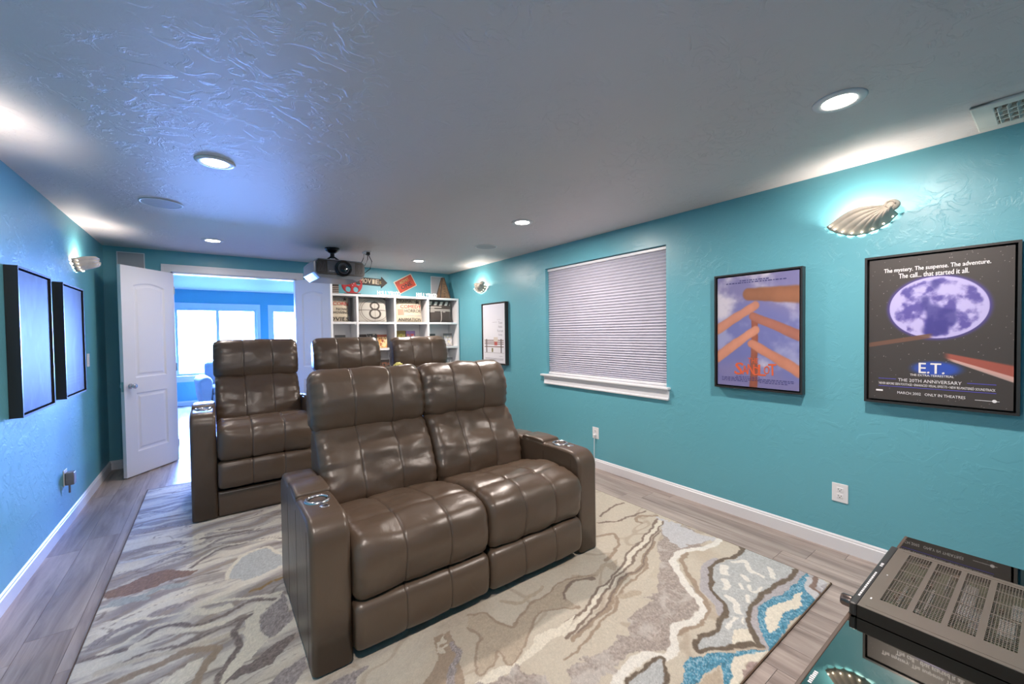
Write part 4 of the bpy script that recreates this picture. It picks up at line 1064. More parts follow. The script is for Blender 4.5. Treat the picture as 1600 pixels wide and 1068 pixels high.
MB().box((-0.014, -0.036, -0.012), (0.014, -0.0088, 0.012), bevel=0.005).build('plug', PLASTIC, c)
MB().tube([(0, -0.024, -0.01), (0, -0.026, -0.06), (-0.004, -0.024, -0.14), (-0.006, -0.022, -0.25), (-0.03, -0.022, -0.33), (-0.2, -0.03, -0.344), (-0.3, -0.12, -0.345)], 0.0035, seg=8).build('cable', PLASTIC, c, smooth=True)
outlet((XL, 5.40, 1.25), PI/2, 'white rocker light switch on the left wall past the posters', 'switch')
outlet((XL, 4.555, 0.385), PI/2, 'white outlet low on the left wall under the pale posters')
c = empty('plug_in_adapter', (XL, 4.545, 0.38), PI/2, 'grey plug-in adapter on the left wall outlet', 'adapter')
ADP = material('grey adapter plastic', (128, 122, 122), 0.45, vary=(20, 0.05))
MB().box((-0.032, -0.058, -0.052), (0.034, -0.0090, 0.045), bevel=0.006).build('housing', ADP, c)
MB().tube([(-0.02, -0.03, -0.052), (-0.022, -0.03, -0.11)], 0.006, seg=8).build('antenna', ADP, c)

# ------------------------------------------------------------------ in-wall speaker grilles on the back wall
for x0, x1, z0, z1, lb in ((-0.825, -0.593, 2.07, 2.412, 'white rectangular wall speaker above the open left door'), (2.935, 3.152, 2.04, 2.408, 'white rectangular wall speaker behind the wooden cone above the bookcase')):
    t = empty('wall_speaker', ((x0+x1)/2, YB, z0), 0, lb, 'speaker', 'white wall speakers')
    hw = (x1-x0)/2; hh = z1-z0
    m = MB(); e = 0.008
    m.box((-hw, -0.012, 0), (-hw+e, -0.0005, hh)); m.box((hw-e, -0.012, 0), (hw, -0.0005, hh)); m.box((-hw+e, -0.012, 0), (hw-e, -0.0005, e)); m.box((-hw+e, -0.012, hh-e), (hw-e, -0.0005, hh))
    m.build('rim', WHITE, t)
    MB().box((-hw+e, -0.010, e), (hw-e, -0.0005, hh-e)).build('grille', GRILLE, t)
# ------------------------------------------------------------------ cube bookcase
BX = [1.11, 1.651, 2.193, 2.724, 3.262]; BY0, BY1 = 5.87, 6.20; BZ = [0.10, 0.487, 0.870, 1.254, 1.637, 2.024]; BT = 0.030
bk = empty('bookcase', ((BX[0]+BX[-1])/2, (BY0+BY1)/2, 0), 0, 'tall white cube bookcase against the back wall beside the door', 'bookcase')
ox, oy = bk.location.x, bk.location.y
def bpart(name, lo, hi, bev=0.002):
    m = MB().box((lo[0]-ox, lo[1]-oy, lo[2]), (hi[0]-ox, hi[1]-oy, hi[2]), bevel=bev, seg=1); return m.build(name, SHELFW, bk)
for i, x in enumerate(BX):
    nm = 'side_panel' if i in (0, 4) else 'divider'
    xa = x if i == 0 else (x-BT if i == 4 else x-BT/2)
    bpart(nm, (xa, BY0, 0), (xa+BT, BY1-0.008, BZ[-1]-BT))
bpart('top_board', (BX[0], BY0-0.002, BZ[-1]-BT), (BX[-1], BY1-0.008, BZ[-1]))
for z in BZ[:-1]:
    for i in range(4):
        xa = BX[i]+(BT if i == 0 else BT/2); xb = BX[i+1]-(BT if i == 3 else BT/2)
        b = bpart('shelf_board', (xa, BY0+0.004, z-BT), (xb, BY1-0.008, z))
        for xx in (xa+0.008, xb-0.008):
            MB().box((xx-0.008-ox, BY0+0.02-oy, z-BT-0.016), (xx+0.008-ox, BY0+0.035-oy, z-BT), bevel=0.002).build('shelf_pin', PLASTIC, b)
bpart('back_panel', (BX[0], BY1-0.008, 0), (BX[-1], BY1, BZ[-1]), 0)

# pillows in the top row
def pillow(name, x, w, h, label, fn, decorate, lean=-0.12, seed=0, side=(190, 170, 90), yy=5.985):
    t = empty(name, (x, yy, BZ[4]+0.001), 0, label, 'pillow', 'movie themed pillows in the top row')
    t.rotation_euler = (lean, 0, 0)
    D = 0.055
    def bulge(u, v):
        a = max(0.0, 1-(2*u-1)**4); b = max(0.0, 1-(2*v-1)**4); return D*(a*b)**0.55
    n = 120
    g = np.linspace(0, 1, n); U, V = np.meshgrid(g, g)
    pin = 0.035
    def outline(U, V):
        px = (U-0.5)*w*(1-pin*(1-(2*V-1)**2)); pz = h*0.5+(V-0.5)*h*(1-pin*(1-(2*U-1)**2)); return px, pz
    bu = D*np.clip((1-(2*U-1)**4)*(1-(2*V-1)**4), 0, None)**0.55
    px, pz = outline(U, V)
    front = np.stack([px, -bu-0.0005+0*U, pz], -1); back = np.stack([px[:, ::-1], bu[:, ::-1]+0.0005, pz[:, ::-1]], -1)[::7, ::7]
    color_grid('front_cover', front, fn(U, V), PCLOTH, t); color_grid('back_cover', back, base(back[..., 0], side), PCLOTH, t)
    def warp(xq, zq): return -bulge(min(1, max(0, xq/w+0.5)), min(1, max(0, zq/h)))-0.0065
    def T(body, cu, cv, tw, th, mat, bold=0.01):
        lettering(body, tw*w, th*h, mat, t, ((cu-0.5)*w, 0, cv*h), bold=bold, warp=warp)
    decorate(T, t)
PCLOTH = material('pillow linen', (255, 255, 255), 0.85, attr='pattern', bump=(500, 0.2, 0.001), sheen=0.2)
cream = (196, 184, 162)
def f_text(U, V): return base(U, cream)*(0.94+0.1*fbm(U*6, V*6, 2))[..., None]
def star(C, U, V, cu, cv, r, col):
    a = np.arctan2(V-cv, U-cu); d = np.hypot(U-cu, V-cv); k = np.cos(np.arccos(np.clip(np.sin(2.5*(a-PI/2)+PI/2), -1, 1))/1)
    rr = r*(0.45+0.55*((np.cos(5*(a-PI/2))+1)/2)**1.3); return mixc(C, col, (d < rr).astype(float))
def f1(U, V):
    C = f_text(U, V); return star(C, U, V, 0.88, 0.9, 0.09, (60, 50, 48))
pillow('text_pillow', 1.365, 0.40, 0.355, 'cream movie word pillow reading POPCORN beside the open door leaf', f1,
       lambda T, t: [T('POPCORN', 0.55, 0.70, 0.86, 0.13, REDINK), T('NOW', 0.74, 0.48, 0.36, 0.10, DARKINK), T('SHOWING', 0.68, 0.35, 0.56, 0.10, DARKINK), T('MOVIES', 0.55, 0.10, 0.86, 0.15, DARKINK), T('MATINEE', 0.5, 0.88, 0.6, 0.12, GREYINK)])
def f8(U, V):
    C = base(U, (170, 166, 157)); x, y = U-0.58, V-0.47; r = np.hypot(x, y)
    for q, wd in ((0.46, 0.012), (0.52, 0.008)): C = mixc(C, (120, 114, 106), (np.abs(r-q) < wd).astype(float))
    C = mixc(C, (72, 66, 62), ((np.abs(x) < 0.008) | (np.abs(y) < 0.012)).astype(float))
    for cy, q in ((0.18, 0.15), (-0.15, 0.19)): C = mixc(C, (64, 58, 54), (np.abs(np.hypot(x*1.05, y-cy)-q) < 0.033).astype(float))
    C = mixc(C, (86, 78, 70), ((U+ (1-V) < 0.10) | ((1-U)+(1-V) < 0.14) | (U+V < 0.10)).astype(float))
    return C
pillow('countdown_pillow', 1.888, 0.43, 0.355, 'grey film countdown pillow with a large number 8', f8, lambda T, t: None, side=(150, 146, 140))
def f3(U, V):
    C = f_text(U, V); C = star(C, U, V, 0.82, 0.88, 0.11, (70, 56, 50)); return mixc(C, (170, 110, 92), ((U > 0.06) & (U < 0.27) & (V > 0.28) & (V < 0.55)).astype(float)*0.7)
pillow('text_pillow', 2.452, 0.43, 0.355, 'cream movie word pillow reading COMEDY HORROR', f3,
       lambda T, t: [T('DRAMA', 0.33, 0.90, 0.55, 0.12, DARKINK), T('COMEDY', 0.55, 0.66, 0.78, 0.15, REDINK), T('HORROR', 0.62, 0.47, 0.62, 0.14, DARKINK), T('ANIMATION', 0.5, 0.10, 0.86, 0.13, DARKINK), T('ADVENTURE', 0.64, 0.27, 0.56, 0.05, GREYINK)])
def f4(U, V):
    C = base(U, (66, 58, 54)); s = (U*5.2-V*3.0*np.where(V > 0.85, -1, 1)) % 1.0
    s = ((U*4.4+(1-V)*2.2) % 1.0)
    C = mixc(C, (222, 216, 206), ((V > 0.76) & (V < 0.95) & (s > 0.5)).astype(float))
    for a, b, u0, u1 in ((0.66, 0.70, 0.05, 0.55), (0.56, 0.585, 0.05, 0.97), (0.50, 0.525, 0.05, 0.97)): C = mixc(C, (206, 200, 192), ((V > a) & (V < b) & (U > u0) & (U < u1)).astype(float))
    C = mixc(C, (206, 200, 192), ((np.abs(U-0.52) < 0.015) & (V < 0.5)).astype(float))
    C = mixc(C, (150, 144, 138), ((U > 0.06) & (U < 0.24) & (V > 0.44) & (V < 0.64)).astype(float)); C = mixc(C, (150, 144, 138), ((U > 0.58) & (U < 0.70) & (V > 0.43) & (V < 0.48)).astype(float))
    return C
pillow('clapper_pillow', 2.975, 0.42, 0.355, 'dark clapperboard pillow in the top right cube', f4, lambda T, t: None, side=(120, 110, 90))

# film cases standing on the lower shelves
def film_case(x, w, h, zrow, cols, seed, label, y=6.02, rz=0.0, lean=-0.10):
    t = empty('film_case', (x, y, BZ[zrow]+0.003), rz, label, 'film case', 'film cases in the bookcase'); t.rotation_euler = (lean, 0, rz)
    EDGE = material('film case plastic', tuple(int(v*0.5) for v in cols[0]), 0.4, vary=(10, 0.05))
    MB().box((-w/2, 0, 0), (w/2, 0.015, h), bevel=0.001, seg=1).build('case', EDGE, t)
    g = np.linspace(0, 1, 26); U, V = np.meshgrid(g, g)
    n = fbm(U*4+seed, V*5, seed, 3); n2 = fbm(U*6, V*6+seed, seed+5, 3)
    C = mixc(base(U, cols[0]), cols[1], sstep(0.42, 0.55, n)); C = mixc(C, cols[2], sstep(0.55, 0.65, n2))
    if len(cols) > 3: C = mixc(C, cols[3], ((V > 0.82)).astype(float))
    P = np.stack([(U-0.5)*(w-0.006), np.full_like(U, -0.0008), 0.003+V*(h-0.006)], -1)
    color_grid('cover', P, C, PRINT, t)
film_case(1.455, 0.14, 0.20, 3, ((92, 96, 104), (60, 62, 68), (170, 170, 172), (70, 74, 80)), 2, 'grey film case in the second cube row next to the open door')
film_case(1.770, 0.14, 0.205, 3, ((112, 104, 100), (50, 46, 46), (190, 180, 170), (64, 58, 58)), 7, 'dark film case half hidden behind a recliner, left of its pair', rz=0.12, y=6.085)
film_case(1.895, 0.14, 0.21, 3, ((70, 66, 66), (40, 38, 40), (170, 160, 150)), 12, 'dark patterned film case left of the orange one')
film_case(2.045, 0.15, 0.20, 3, ((196, 150, 84), (224, 196, 150), (150, 74, 50), (150, 70, 44)), 17, 'orange film case in the second column of the bookcase')
film_case(2.345, 0.14, 0.255, 3, ((196, 178, 84), (150, 130, 60), (220, 206, 140), (120, 100, 50)), 22, 'mustard yellow film case in the third column')
film_case(2.495, 0.15, 0.25, 3, ((146, 110, 160), (214, 90, 80), (226, 190, 200), (150, 120, 172)), 27, 'purple and red film case in the third column')
film_case(2.845, 0.14, 0.20, 3, ((120, 124, 124), (84, 88, 88), (184, 186, 184), (70, 74, 74)), 32, 'grey film case in the right column behind a headrest')
film_case(3.138, 0.15, 0.205, 3, ((206, 204, 206), (176, 172, 178), (214, 206, 170), (110, 110, 112)), 37, 'pale film case nearest the right wall in the second cube row', rz=-0.08)
film_case(2.075, 0.15, 0.205, 2, ((150, 126, 110), (196, 130, 100), (84, 84, 70), (80, 74, 70)), 42, 'brown film case in the third cube row between two headrests')
film_case(3.155, 0.13, 0.19, 2, ((188, 190, 192), (150, 152, 156), (214, 214, 214), (120, 122, 124)), 47, 'light grey film case in the third cube row by the right wall')

# decor on top of the bookcase and on the wall above
ZT = BZ[-1]
REDM = material('red painted metal', (168, 34, 40), 0.45, vary=(14, 0.12))
rl = empty('film_reel', (1.600, 5.93, ZT), 0, 'red metal film reel on a stand on top of the bookcase', 'film reel')
zc = 0.140; bm = bmesh.new(); R = 0.136
outer = [bm.verts.new((R*math.cos(2*PI*k/48), 0, zc+R*math.sin(2*PI*k/48))) for k in range(48)]
ed = [bm.edges.new((outer[k], outer[(k+1) % 48])) for k in range(48)]
for h_ in range(5):
    a = 2*PI*h_/5+0.3; cx, cz = 0.088*math.cos(a), zc+0.088*math.sin(a)
    ring = [bm.verts.new((cx+0.040*math.cos(2*PI*k/20), 0, cz+0.040*math.sin(2*PI*k/20))) for k in range(20)]
    ed += [bm.edges.new((ring[k], ring[(k+1) % 20])) for k in range(20)]
bmesh.ops.triangle_fill(bm, use_beauty=True, edges=ed)
me = bpy.data.meshes.new('reel_plate'); bm.to_mesh(me); bm.free()
for y in (-0.022, 0.022):
    o = link_mesh('reel_plate', me, REDM, rl, loc=(0, y, 0)); s = o.modifiers.new('thickness', 'SOLIDIFY'); s.thickness = 0.006; s.offset = 0
MB().lathe([(0, -0.03), (0.03, -0.03), (0.03, 0.03), (0, 0.03)], (0, 0, zc), axis='y', seg=20).build('hub', REDM, rl)
for k in range(3):
    a = 2*PI*k/3+0.5; MB().sphere((0.018*math.cos(a), -0.031, zc+0.018*math.sin(a)), 0.006, u=8, v=6).build('rivet', PLASTIC, rl)
MB().box((-0.11, -0.04, 0.0), (0.11, 0.04, 0.014), bevel=0.004).build('base', BLACKF, rl)
sb = empty('striped_box', (1.375, 5.93, ZT), 0, 'small dark striped box on the bookcase behind the projector', 'box')
STRB = material('brown striped card', (70, 60, 56), 0.7, vary=(20, 0.1)); STRL = material('tan stripe', (176, 160, 150), 0.7, vary=(20, 0.1))
MB().box((-0.04, -0.035, 0), (0.04, 0.035, 0.125), bevel=0.002).build('body', STRB, sb)
for k in range(4): MB().box((-0.0405, -0.036, 0.012+k*0.024), (0.0405, 0.0355, 0.022+k*0.024)).build('stripe', STRL, sb)
MB().box((-0.02, -0.02, 0.125), (0.035, 0.02, 0.14), bevel=0.003).build('lid', PLASTIC, sb)
# arrow sign
ar = empty('arrow_sign', (1.94, YB, 2.20), 0, 'dark arrow shaped wall sign reading MOVIES', 'sign')
SIGN = material('weathered dark board', (58, 50, 46), 0.6, vary=(12, 0.25), bump=(60, 0.2, 0.002)); CREAMI = material('cream letters', (214, 198, 170), 0.55, vary=(30, 0.08)); GOLDI = material('gold letters', (170, 150, 90), 0.55, vary=(30, 0.08))
tilt = -0.03
def rotp(P): return [(x*math.cos(tilt)-z*math.sin(tilt), x*math.sin(tilt)+z*math.cos(tilt)+0.055) for x, z in P]
MB().prism(rotp([(-0.26, -0.052), (0.17, -0.052), (0.17, -0.085), (0.262, 0.0), (0.17, 0.085), (0.17, 0.052), (-0.26, 0.052), (-0.225, 0.0)]), -0.022, -0.002).build('board', SIGN, ar)
for i, ch_ in enumerate('MOVIE'):
    lettering(ch_, 0.026 if ch_ == 'I' else 0.050, 0.068, CREAMI, ar, (-0.128+i*0.058, -0.0225, 0.058-0.03*(i*0.058-0.128)), rot=tilt, bold=0.03)
lettering('S', 0.03, 0.04, GOLDI, ar, (0.150, -0.0225, 0.046), rot=tilt, bold=0.03)
# ticket sign
tk = empty('ticket_sign', (2.494, YB, 2.255), 0, 'tilted red ticket wall sign reading ADMIT ONE', 'sign'); ta = 0.50
TRED = material('red ticket enamel', (176, 66, 46), 0.45, vary=(9, 0.35)); TRIMW = material('pale ticket border', (224, 206, 184), 0.5, vary=(20, 0.05))
def rect(w, h, a=ta): return [(x*math.cos(a)-z*math.sin(a), x*math.sin(a)+z*math.cos(a)) for x, z in ((-w/2, -h/2), (w/2, -h/2), (w/2, h/2), (-w/2, h/2))]
MB().prism(rect(0.325, 0.212), -0.014, -0.002).build('border', TRIMW, tk)
MB().prism(rect(0.300, 0.188), -0.017, -0.004).build('face', TRED, tk)
up_ = (-math.sin(ta), math.cos(ta))
lettering('ADMIT', 0.17, 0.045, GOLDI, tk, (0.048*up_[0], -0.0175, 0.048*up_[1]), rot=ta, bold=0.03)
lettering('ONE', 0.19, 0.062, DARKINK, tk, (-0.028*up_[0], -0.0175, -0.028*up_[1]), rot=ta, bold=0.03)
# white letter ornaments
def hollywood(x, w, label):
    t = empty('letter_ornament', (x, 5.888, ZT), 0, label, 'ornament', 'white word ornaments')
    heights = (0.062, 0.058, 0.064, 0.060, 0.058, 0.064, 0.058, 0.064, 0.060)
    for i, ch_ in enumerate('HOLLYWOOD'):
        me = text_mesh(ch_, w/9*0.98, heights[i], 0.0, (-w/2+w/9*(i+0.5), 0, heights[i]/2+0.004), raw_bold=0.02)
        bm = bmesh.new(); bm.from_mesh(me); r = bmesh.ops.extrude_face_region(bm, geom=bm.faces[:])
        bmesh.ops.translate(bm, vec=(0, 0.012, 0), verts=[v for v in r['geom'] if isinstance(v, bmesh.types.BMVert)]); bmesh.ops.recalc_face_normals(bm, faces=bm.faces); bm.to_mesh(me); bm.free()
        link_mesh('letter', me, PLASTIC, t)
    MB().box((-w/2, -0.012, 0), (w/2, 0.02, 0.004)).build('base', PLASTIC, t)
hollywood(2.113, 0.345, 'white HOLLYWOOD letters on the bookcase under the ticket sign')
hollywood(2.711, 0.345, 'white HOLLYWOOD letters on the bookcase beside the wooden cone')
# wooden cone ornament
cn = empty('wood_cone', (3.030, 5.965, ZT), 0, 'tall tapered wooden ornament with dark edges on the bookcase corner', 'ornament')
WOODC = material('brown wood', (112, 86, 64), 0.6, vary=(18, 0.3)); hb, hcn = 0.088, 0.335
bm = bmesh.new()
bb = [bm.verts.new((sx*hb, sy*hb*0.9, 0)) for sx, sy in ((-1, -1), (1, -1), (1, 1), (-1, 1))]; tt = [bm.verts.new((sx*0.014, sy*0.014, hcn)) for sx, sy in ((-1, -1), (1, -1), (1, 1), (-1, 1))]
for i in range(4): bm.faces.new((bb[i], bb[(i+1) % 4], tt[(i+1) % 4], tt[i]))
bm.faces.new(bb[::-1]); bm.faces.new(tt); me = bpy.data.meshes.new('body'); bm.to_mesh(me); bm.free(); link_mesh('body', me, WOODC, cn)
for sx, sy in ((-1, -1), (1, -1), (1, 1), (-1, 1)): MB().tube([(sx*hb, sy*hb*0.9, 0.006), (sx*0.014, sy*0.014, hcn)], 0.008, seg=6).build('edge_bar', SIGN, cn)
for k in range(7):
    z = 0.03+k*0.04; q = hb+(0.014-hb)*z/hcn; MB().box((-q*0.25, -q*0.9-0.004, z-0.003), (q*0.15, -q*0.9+0.002, z+0.003)).build('tick', SIGN, cn)

# ------------------------------------------------------------------ projector
pj = empty('projector', (1.155, 5.02, 2.072), math.radians(2), 'dark grey ceiling mounted projector with a large round lens', 'projector')
PJB = material('projector shell', (122, 126, 134), 0.3, vary=(6, 0.04)); PJF = material('projector black face', (22, 23, 28), 0.25, vary=(10, 0.1)); LENSG = material('lens glass', (10, 12, 22), 0.05, coat=1.0, vary=(5, 0.1))
# body: rounded wedge, front narrower below
def pj_loop(y, k):
    w, zb_, zt = 0.232*k, 0.0+0.03*(1-k)*4, 0.178
    return [(-w, y, zb_+0.05), (-w+0.05, y, zb_), (w-0.05, y, zb_), (w, y, zb_+0.05), (w, y, zt-0.03), (w-0.03, y, zt), (-w+0.03, y, zt), (-w, y, zt-0.03)]
bm = bmesh.new(); rings = []
for y, k in ((-0.235, 0.955), (-0.21, 0.985), (-0.15, 1.0), (0.15, 1.0), (0.215, 0.97), (0.235, 0.93)): rings.append([bm.verts.new(p) for p in pj_loop(y, k)])
for A, B in zip(rings, rings[1:]):
    for i in range(8): bm.faces.new((A[i], A[(i+1) % 8], B[(i+1) % 8], B[i]))
bm.faces.new(rings[0]); bm.faces.new(rings[-1]); bmesh.ops.recalc_face_normals(bm, faces=bm.faces)
me = bpy.data.meshes.new('body'); bm.to_mesh(me); bm.free(); link_mesh('body', me, PJB, pj)
MB().prism([(-0.205, 0.035), (0.205, 0.035), (0.215, 0.06), (0.215, 0.14), (0.195, 0.168), (-0.195, 0.168), (-0.215, 0.14), (-0.215, 0.06)], -0.244, -0.234).build('front_panel', PJF, pj)
PJM = material('projector mid grey panel', (70, 74, 84), 0.3, vary=(10, 0.05))
MB().prism([(-0.12, 0.05), (0.125, 0.05), (0.125, 0.16), (-0.12, 0.16)], -0.247, -0.243).build('centre_panel', PJM, pj)
MB().lathe([(0.0, 0.02), (0.073, 0.02), (0.075, -0.012), (0.068, -0.018), (0.056, -0.010), (0.05, 0.0), (0.0, 0.0)], (0.018, -0.252, 0.098), axis='y', seg=40).build('lens_ring', PJF, pj, smooth=False)
l1 = MB().lathe([(0.0, -0.006), (0.02, -0.005), (0.036, -0.001), (0.047, -0.002), (0.050, 0.004), (0.0, 0.004)], (0.018, -0.258, 0.098), axis='y', seg=40).build('lens', LENSG, pj, smooth=True)
MB().lathe([(0.042, 0.002), (0.044, -0.004), (0.050, -0.004), (0.052, 0.002)], (0.018, -0.262, 0.098), axis='y', seg=40).build('lens_collar', PJM, pj, smooth=True)
for s in (-1, 1):
    for k in range(5): MB().box((s*0.168-0.0015+0.013*(k-2), -0.2465, 0.06), (s*0.168+0.0015+0.013*(k-2), -0.2438, 0.145)).build('vent_slat', PJM, pj)
m = MB(); m.box((-0.105, -0.2482, 0.066), (-0.085, -0.2468, 0.069)); m.box((-0.08, -0.2482, 0.066), (-0.055, -0.2468, 0.069)); m.build('badge', WHITEINK, pj)
MB().box((-0.12, -0.1, 0.178), (0.12, 0.12, 0.19), bevel=0.004).build('mount_bracket', PJF, pj)
for s in (-1, 1): MB().tube([(s*0.09, 0.0, 0.188), (s*0.03, 0.03, 0.235), (0, 0.04, 0.26)], 0.008, seg=8).build('mount_arm', PJF, pj)
pj.scale = (1.18, 1.18, 1.18); PH = (H-2.072)/1.18
MB().cyl((0, 0.04, 0.235), (0, 0.04, PH-0.02), 0.020, seg=20).build('mount_pole', PJF, pj)
MB().lathe([(0, PH-0.05), (0.03, PH-0.048), (0.06, PH-0.026), (0.068, PH-0.012), (0.068, PH-0.0005), (0, PH-0.0005)], (0, 0.04, 0), seg=32).build('ceiling_plate', PJF, pj, smooth=False)
# ceiling box with cables to the projector
jb = empty('ceiling_cable_box', (1.545, 5.03, H), 0, 'small ceiling wire box with black cables behind the projector', 'cable box')
MB().box((-0.035, -0.035, -0.010), (0.035, 0.035, 0.0), bevel=0.003).build('cover_plate', PLASTIC, jb)
MB().box((-0.02, -0.03, -0.045), (0.025, 0.015, -0.010), bevel=0.004).build('plug', PJF, jb)
MB().box((-0.06, -0.03, -0.035), (-0.02, 0.005, -0.012), bevel=0.003).build('connector', PLASTIC, jb)
for k, P in enumerate(([(0.0, -0.01, -0.045), (0.0, -0.01, -0.10), (-0.03, 0.0, -0.17), (-0.11, 0.02, -0.23), (-0.19, 0.03, -0.26)], [(0.012, -0.01, -0.045), (0.05, -0.01, -0.12), (0.03, 0.0, -0.21), (-0.05, 0.02, -0.28), (-0.19, 0.03, -0.31)], [(-0.04, -0.01, -0.035), (-0.05, -0.01, -0.09), (-0.08, 0.0, -0.16), (-0.14, 0.02, -0.21), (-0.19, 0.03, -0.235)])):
    MB().tube(smooth_line([p[:3] for p in P], 6).tolist() if False else P, 0.0045, seg=6).build('cable', PJF, jb, smooth=True)

# ------------------------------------------------------------------ media console with glass top and receiver
GZ = 0.637
cs = empty('media_console', (1.30, 0.115, 0), 0, 'media console with a dark glass top under the receiver', 'console')
GLASSTOP = material('black mirror glass', (140, 138, 132), 0.02, metal=1.0, spec=1.0, vary=(2, 0.01)); CWOOD = material('dark console wood', (86, 70, 60), 0.45, vary=(6, 0.15))
MB().box((-0.78, -0.235, GZ-0.010), (0.86, 0.233, GZ), bevel=0.0).build('glass_top', GLASSTOP, cs)
MB().box((-0.785, 0.2335, GZ-0.022), (0.865, 0.243, GZ-0.0005), bevel=0.002).build('front_edge', CWOOD, cs)
MB().box((-0.78, -0.235, GZ-0.05), (0.86, 0.2335, GZ-0.0105), bevel=0.002).build('top_frame', CWOOD, cs)
for x in (-0.76, 0.04, 0.82): MB().box((x-0.015, -0.22, 0.06), (x+0.015, 0.22, GZ-0.05), bevel=0.002).build('side_panel', CWOOD, cs)
for z in (0.06, 0.34): MB().box((-0.745, -0.22, z), (0.805, 0.215, z+0.02)).build('shelf_board', CWOOD, cs)
for x in (-0.72, 0.78):
    for y in (-0.18, 0.18): MB().box((x-0.025, y-0.025, 0.0), (x+0.025, y+0.025, 0.06), bevel=0.004).build('foot', CWOOD, cs)
m = MB(); pr = random.Random(2)
for k in range(7): m.box((-0.212+k*0.0073, 0.2195, GZ+0.0002), (-0.2072+k*0.0073, 0.2285-pr.random()*0.002, GZ+0.0007))
m.build('logo_mark', WHITEINK, cs)

AX0, AX1, AY0, AY1, AZ0, AZ1 = 1.283, 1.718, -0.06, 0.318, 0.692, 0.760
KA = 1.1245; KZ = 0.036/0.068
av = empty('av_receiver', ((AX0+AX1)/2*KA, (AY0+AY1)/2*KA-0.004, GZ+0.0005), 0, 'black audio receiver with a perforated top on the glass console', 'receiver')
AMP = material('satin grey receiver steel', (116, 106, 96), 0.38, metal=0.35, vary=(8, 0.03), bump=(900, 0.05, 0.0003)); AMPS = material('black receiver side', (40, 32, 26), 0.45, vary=(8, 0.05)); AMPF = material('receiver bezel', (52, 49, 47), 0.4, vary=(10, 0.03))
axc, ayc = (AX0+AX1)/2, (AY0+AY1)/2
av.scale = (KA, KA, KZ)
def abox(m, x0, x1, y0, y1, z0, z1, bv=0): m.box((x0-axc, y0-ayc, z0-0.692+0.002), (x1-axc, y1-ayc, z1-0.692+0.002), bevel=bv, seg=2); return m
m = MB(); e = 0.003
abox(m, AX0, AX0+e, AY0, AY1-0.016, AZ0, AZ1-0.004); abox(m, AX1-e, AX1, AY0, AY1-0.016, AZ0, AZ1-0.004); abox(m, AX0+e, AX1-e, AY0, AY0+e, AZ0, AZ1-0.004); abox(m, AX0+e, AX1-e, AY0+e, AY1-0.016, AZ0, AZ0+e)
m.build('case', AMPS, av)
abox(MB(), AX0-0.001, AX1+0.001, AY1-0.016, AY1, AZ0, AZ1, 0.004).build('front_bezel', AMPF, av)
# top plate: borders and perforated fields
GX0, GX1 = 1.352, 1.690; groups = [(0.272, 0.2235), (0.2125, 0.165), (0.1545, 0.1115), (0.0995, 0.0525), (0.041, -0.005)]
m = MB(); tz0, tz1 = AZ1-0.004, AZ1-0.001
abox(m, AX0, GX0, AY0, AY1-0.0165, tz0, tz1); abox(m, GX1, AX1, AY0, AY1-0.0165, tz0, tz1)
yy = [AY1-0.0165]+[v for g in groups for v in g]+[AY0]
for i in range(0, len(yy), 2): abox(m, GX0, GX1, yy[i+1], yy[i], tz0, tz1)
abox(m, AX0+0.012, AX0+0.016, AY0+0.005, AY1-0.03, tz1, tz1+0.0012); abox(m, AX1-0.016, AX1-0.012, AY0+0.005, AY1-0.03, tz1, tz1+0.0012)
m.build('top_plate', AMP, av)
for ya, yb in groups:
    m = MB(); ncol, nrow = 9, 38
    for k in range(1, ncol):
        y = yb+(ya-yb)*k/ncol; abox(m, GX0, GX1, y-0.0006, y+0.0006, tz0+0.001, tz1-0.0002)
    for k in range(1, nrow):
        x = GX0+(GX1-GX0)*k/nrow; hw_ = 0.0012 if k % 8 else 0.0030
        abox(m, x-hw_, x+hw_, yb, ya, tz0+0.001, tz1-0.0004)
    g = m.build('perforated_grille', AMP, av)
PCB = material('green circuit board', (70, 78, 50), 0.5, vary=(60, 0.4)); SINK = material('bright heat sink', (196, 194, 190), 0.3, metal=0.6, vary=(10, 0.05)); CAPM = material('brown capacitors', (120, 96, 74), 0.4, vary=(40, 0.2))
abox(MB(), AX0+0.01, AX1-0.01, AY0+0.01, AY1-0.03, 0.712, 0.715).build('circuit_board', PCB, av)
m = MB(); abox(m, 1.44, 1.62, 0.128, 0.150, 0.715, 0.752); abox(m, 1.40, 1.50, 0.100, 0.128, 0.715, 0.746); abox(m, 1.42, 1.50, 0.06, 0.085, 0.715, 0.742); abox(m, 1.52, 1.60, 0.052, 0.07, 0.715, 0.745); abox(m, 1.372, 1.392, 0.205, 0.220, 0.715, 0.745)
m.build('heat_sink', SINK, av)
pr = random.Random(5)
for k in range(14):
    cx_, cy_ = pr.uniform(1.36, 1.68), pr.uniform(0.06, 0.265)
    MB().cyl((cx_-axc, cy_-ayc, 0.715-0.690), (cx_-axc, cy_-ayc, 0.738-0.690), pr.uniform(0.004, 0.009), seg=10).build('capacitor', CAPM, av)
m = MB(); abox(m, 1.40, 1.52, 0.196, 0.200, 0.715, 0.748); abox(m, 1.55, 1.66, 0.18, 0.183, 0.715, 0.745); abox(m, 1.38, 1.5, 0.243, 0.246, 0.715, 0.745); m.build('board_rail', SINK, av)
KNOBM = material('dark brushed knob', (110, 100, 96), 0.3, metal=0.9, bump=(150, 0.05, 0.0005))
for kx in (1.312,):
    kn = MB().lathe([(0, 0.022), (0.013, 0.022), (0.0155, 0.018), (0.0155, 0.0), (0, 0.0)], axis='y', seg=24).build('knob', KNOBM, av, loc=(kx-axc, AY1-ayc+0.0005, 0.727-0.690), auto=True)
    kn.scale = (1, 1, KA/KZ*0.95)
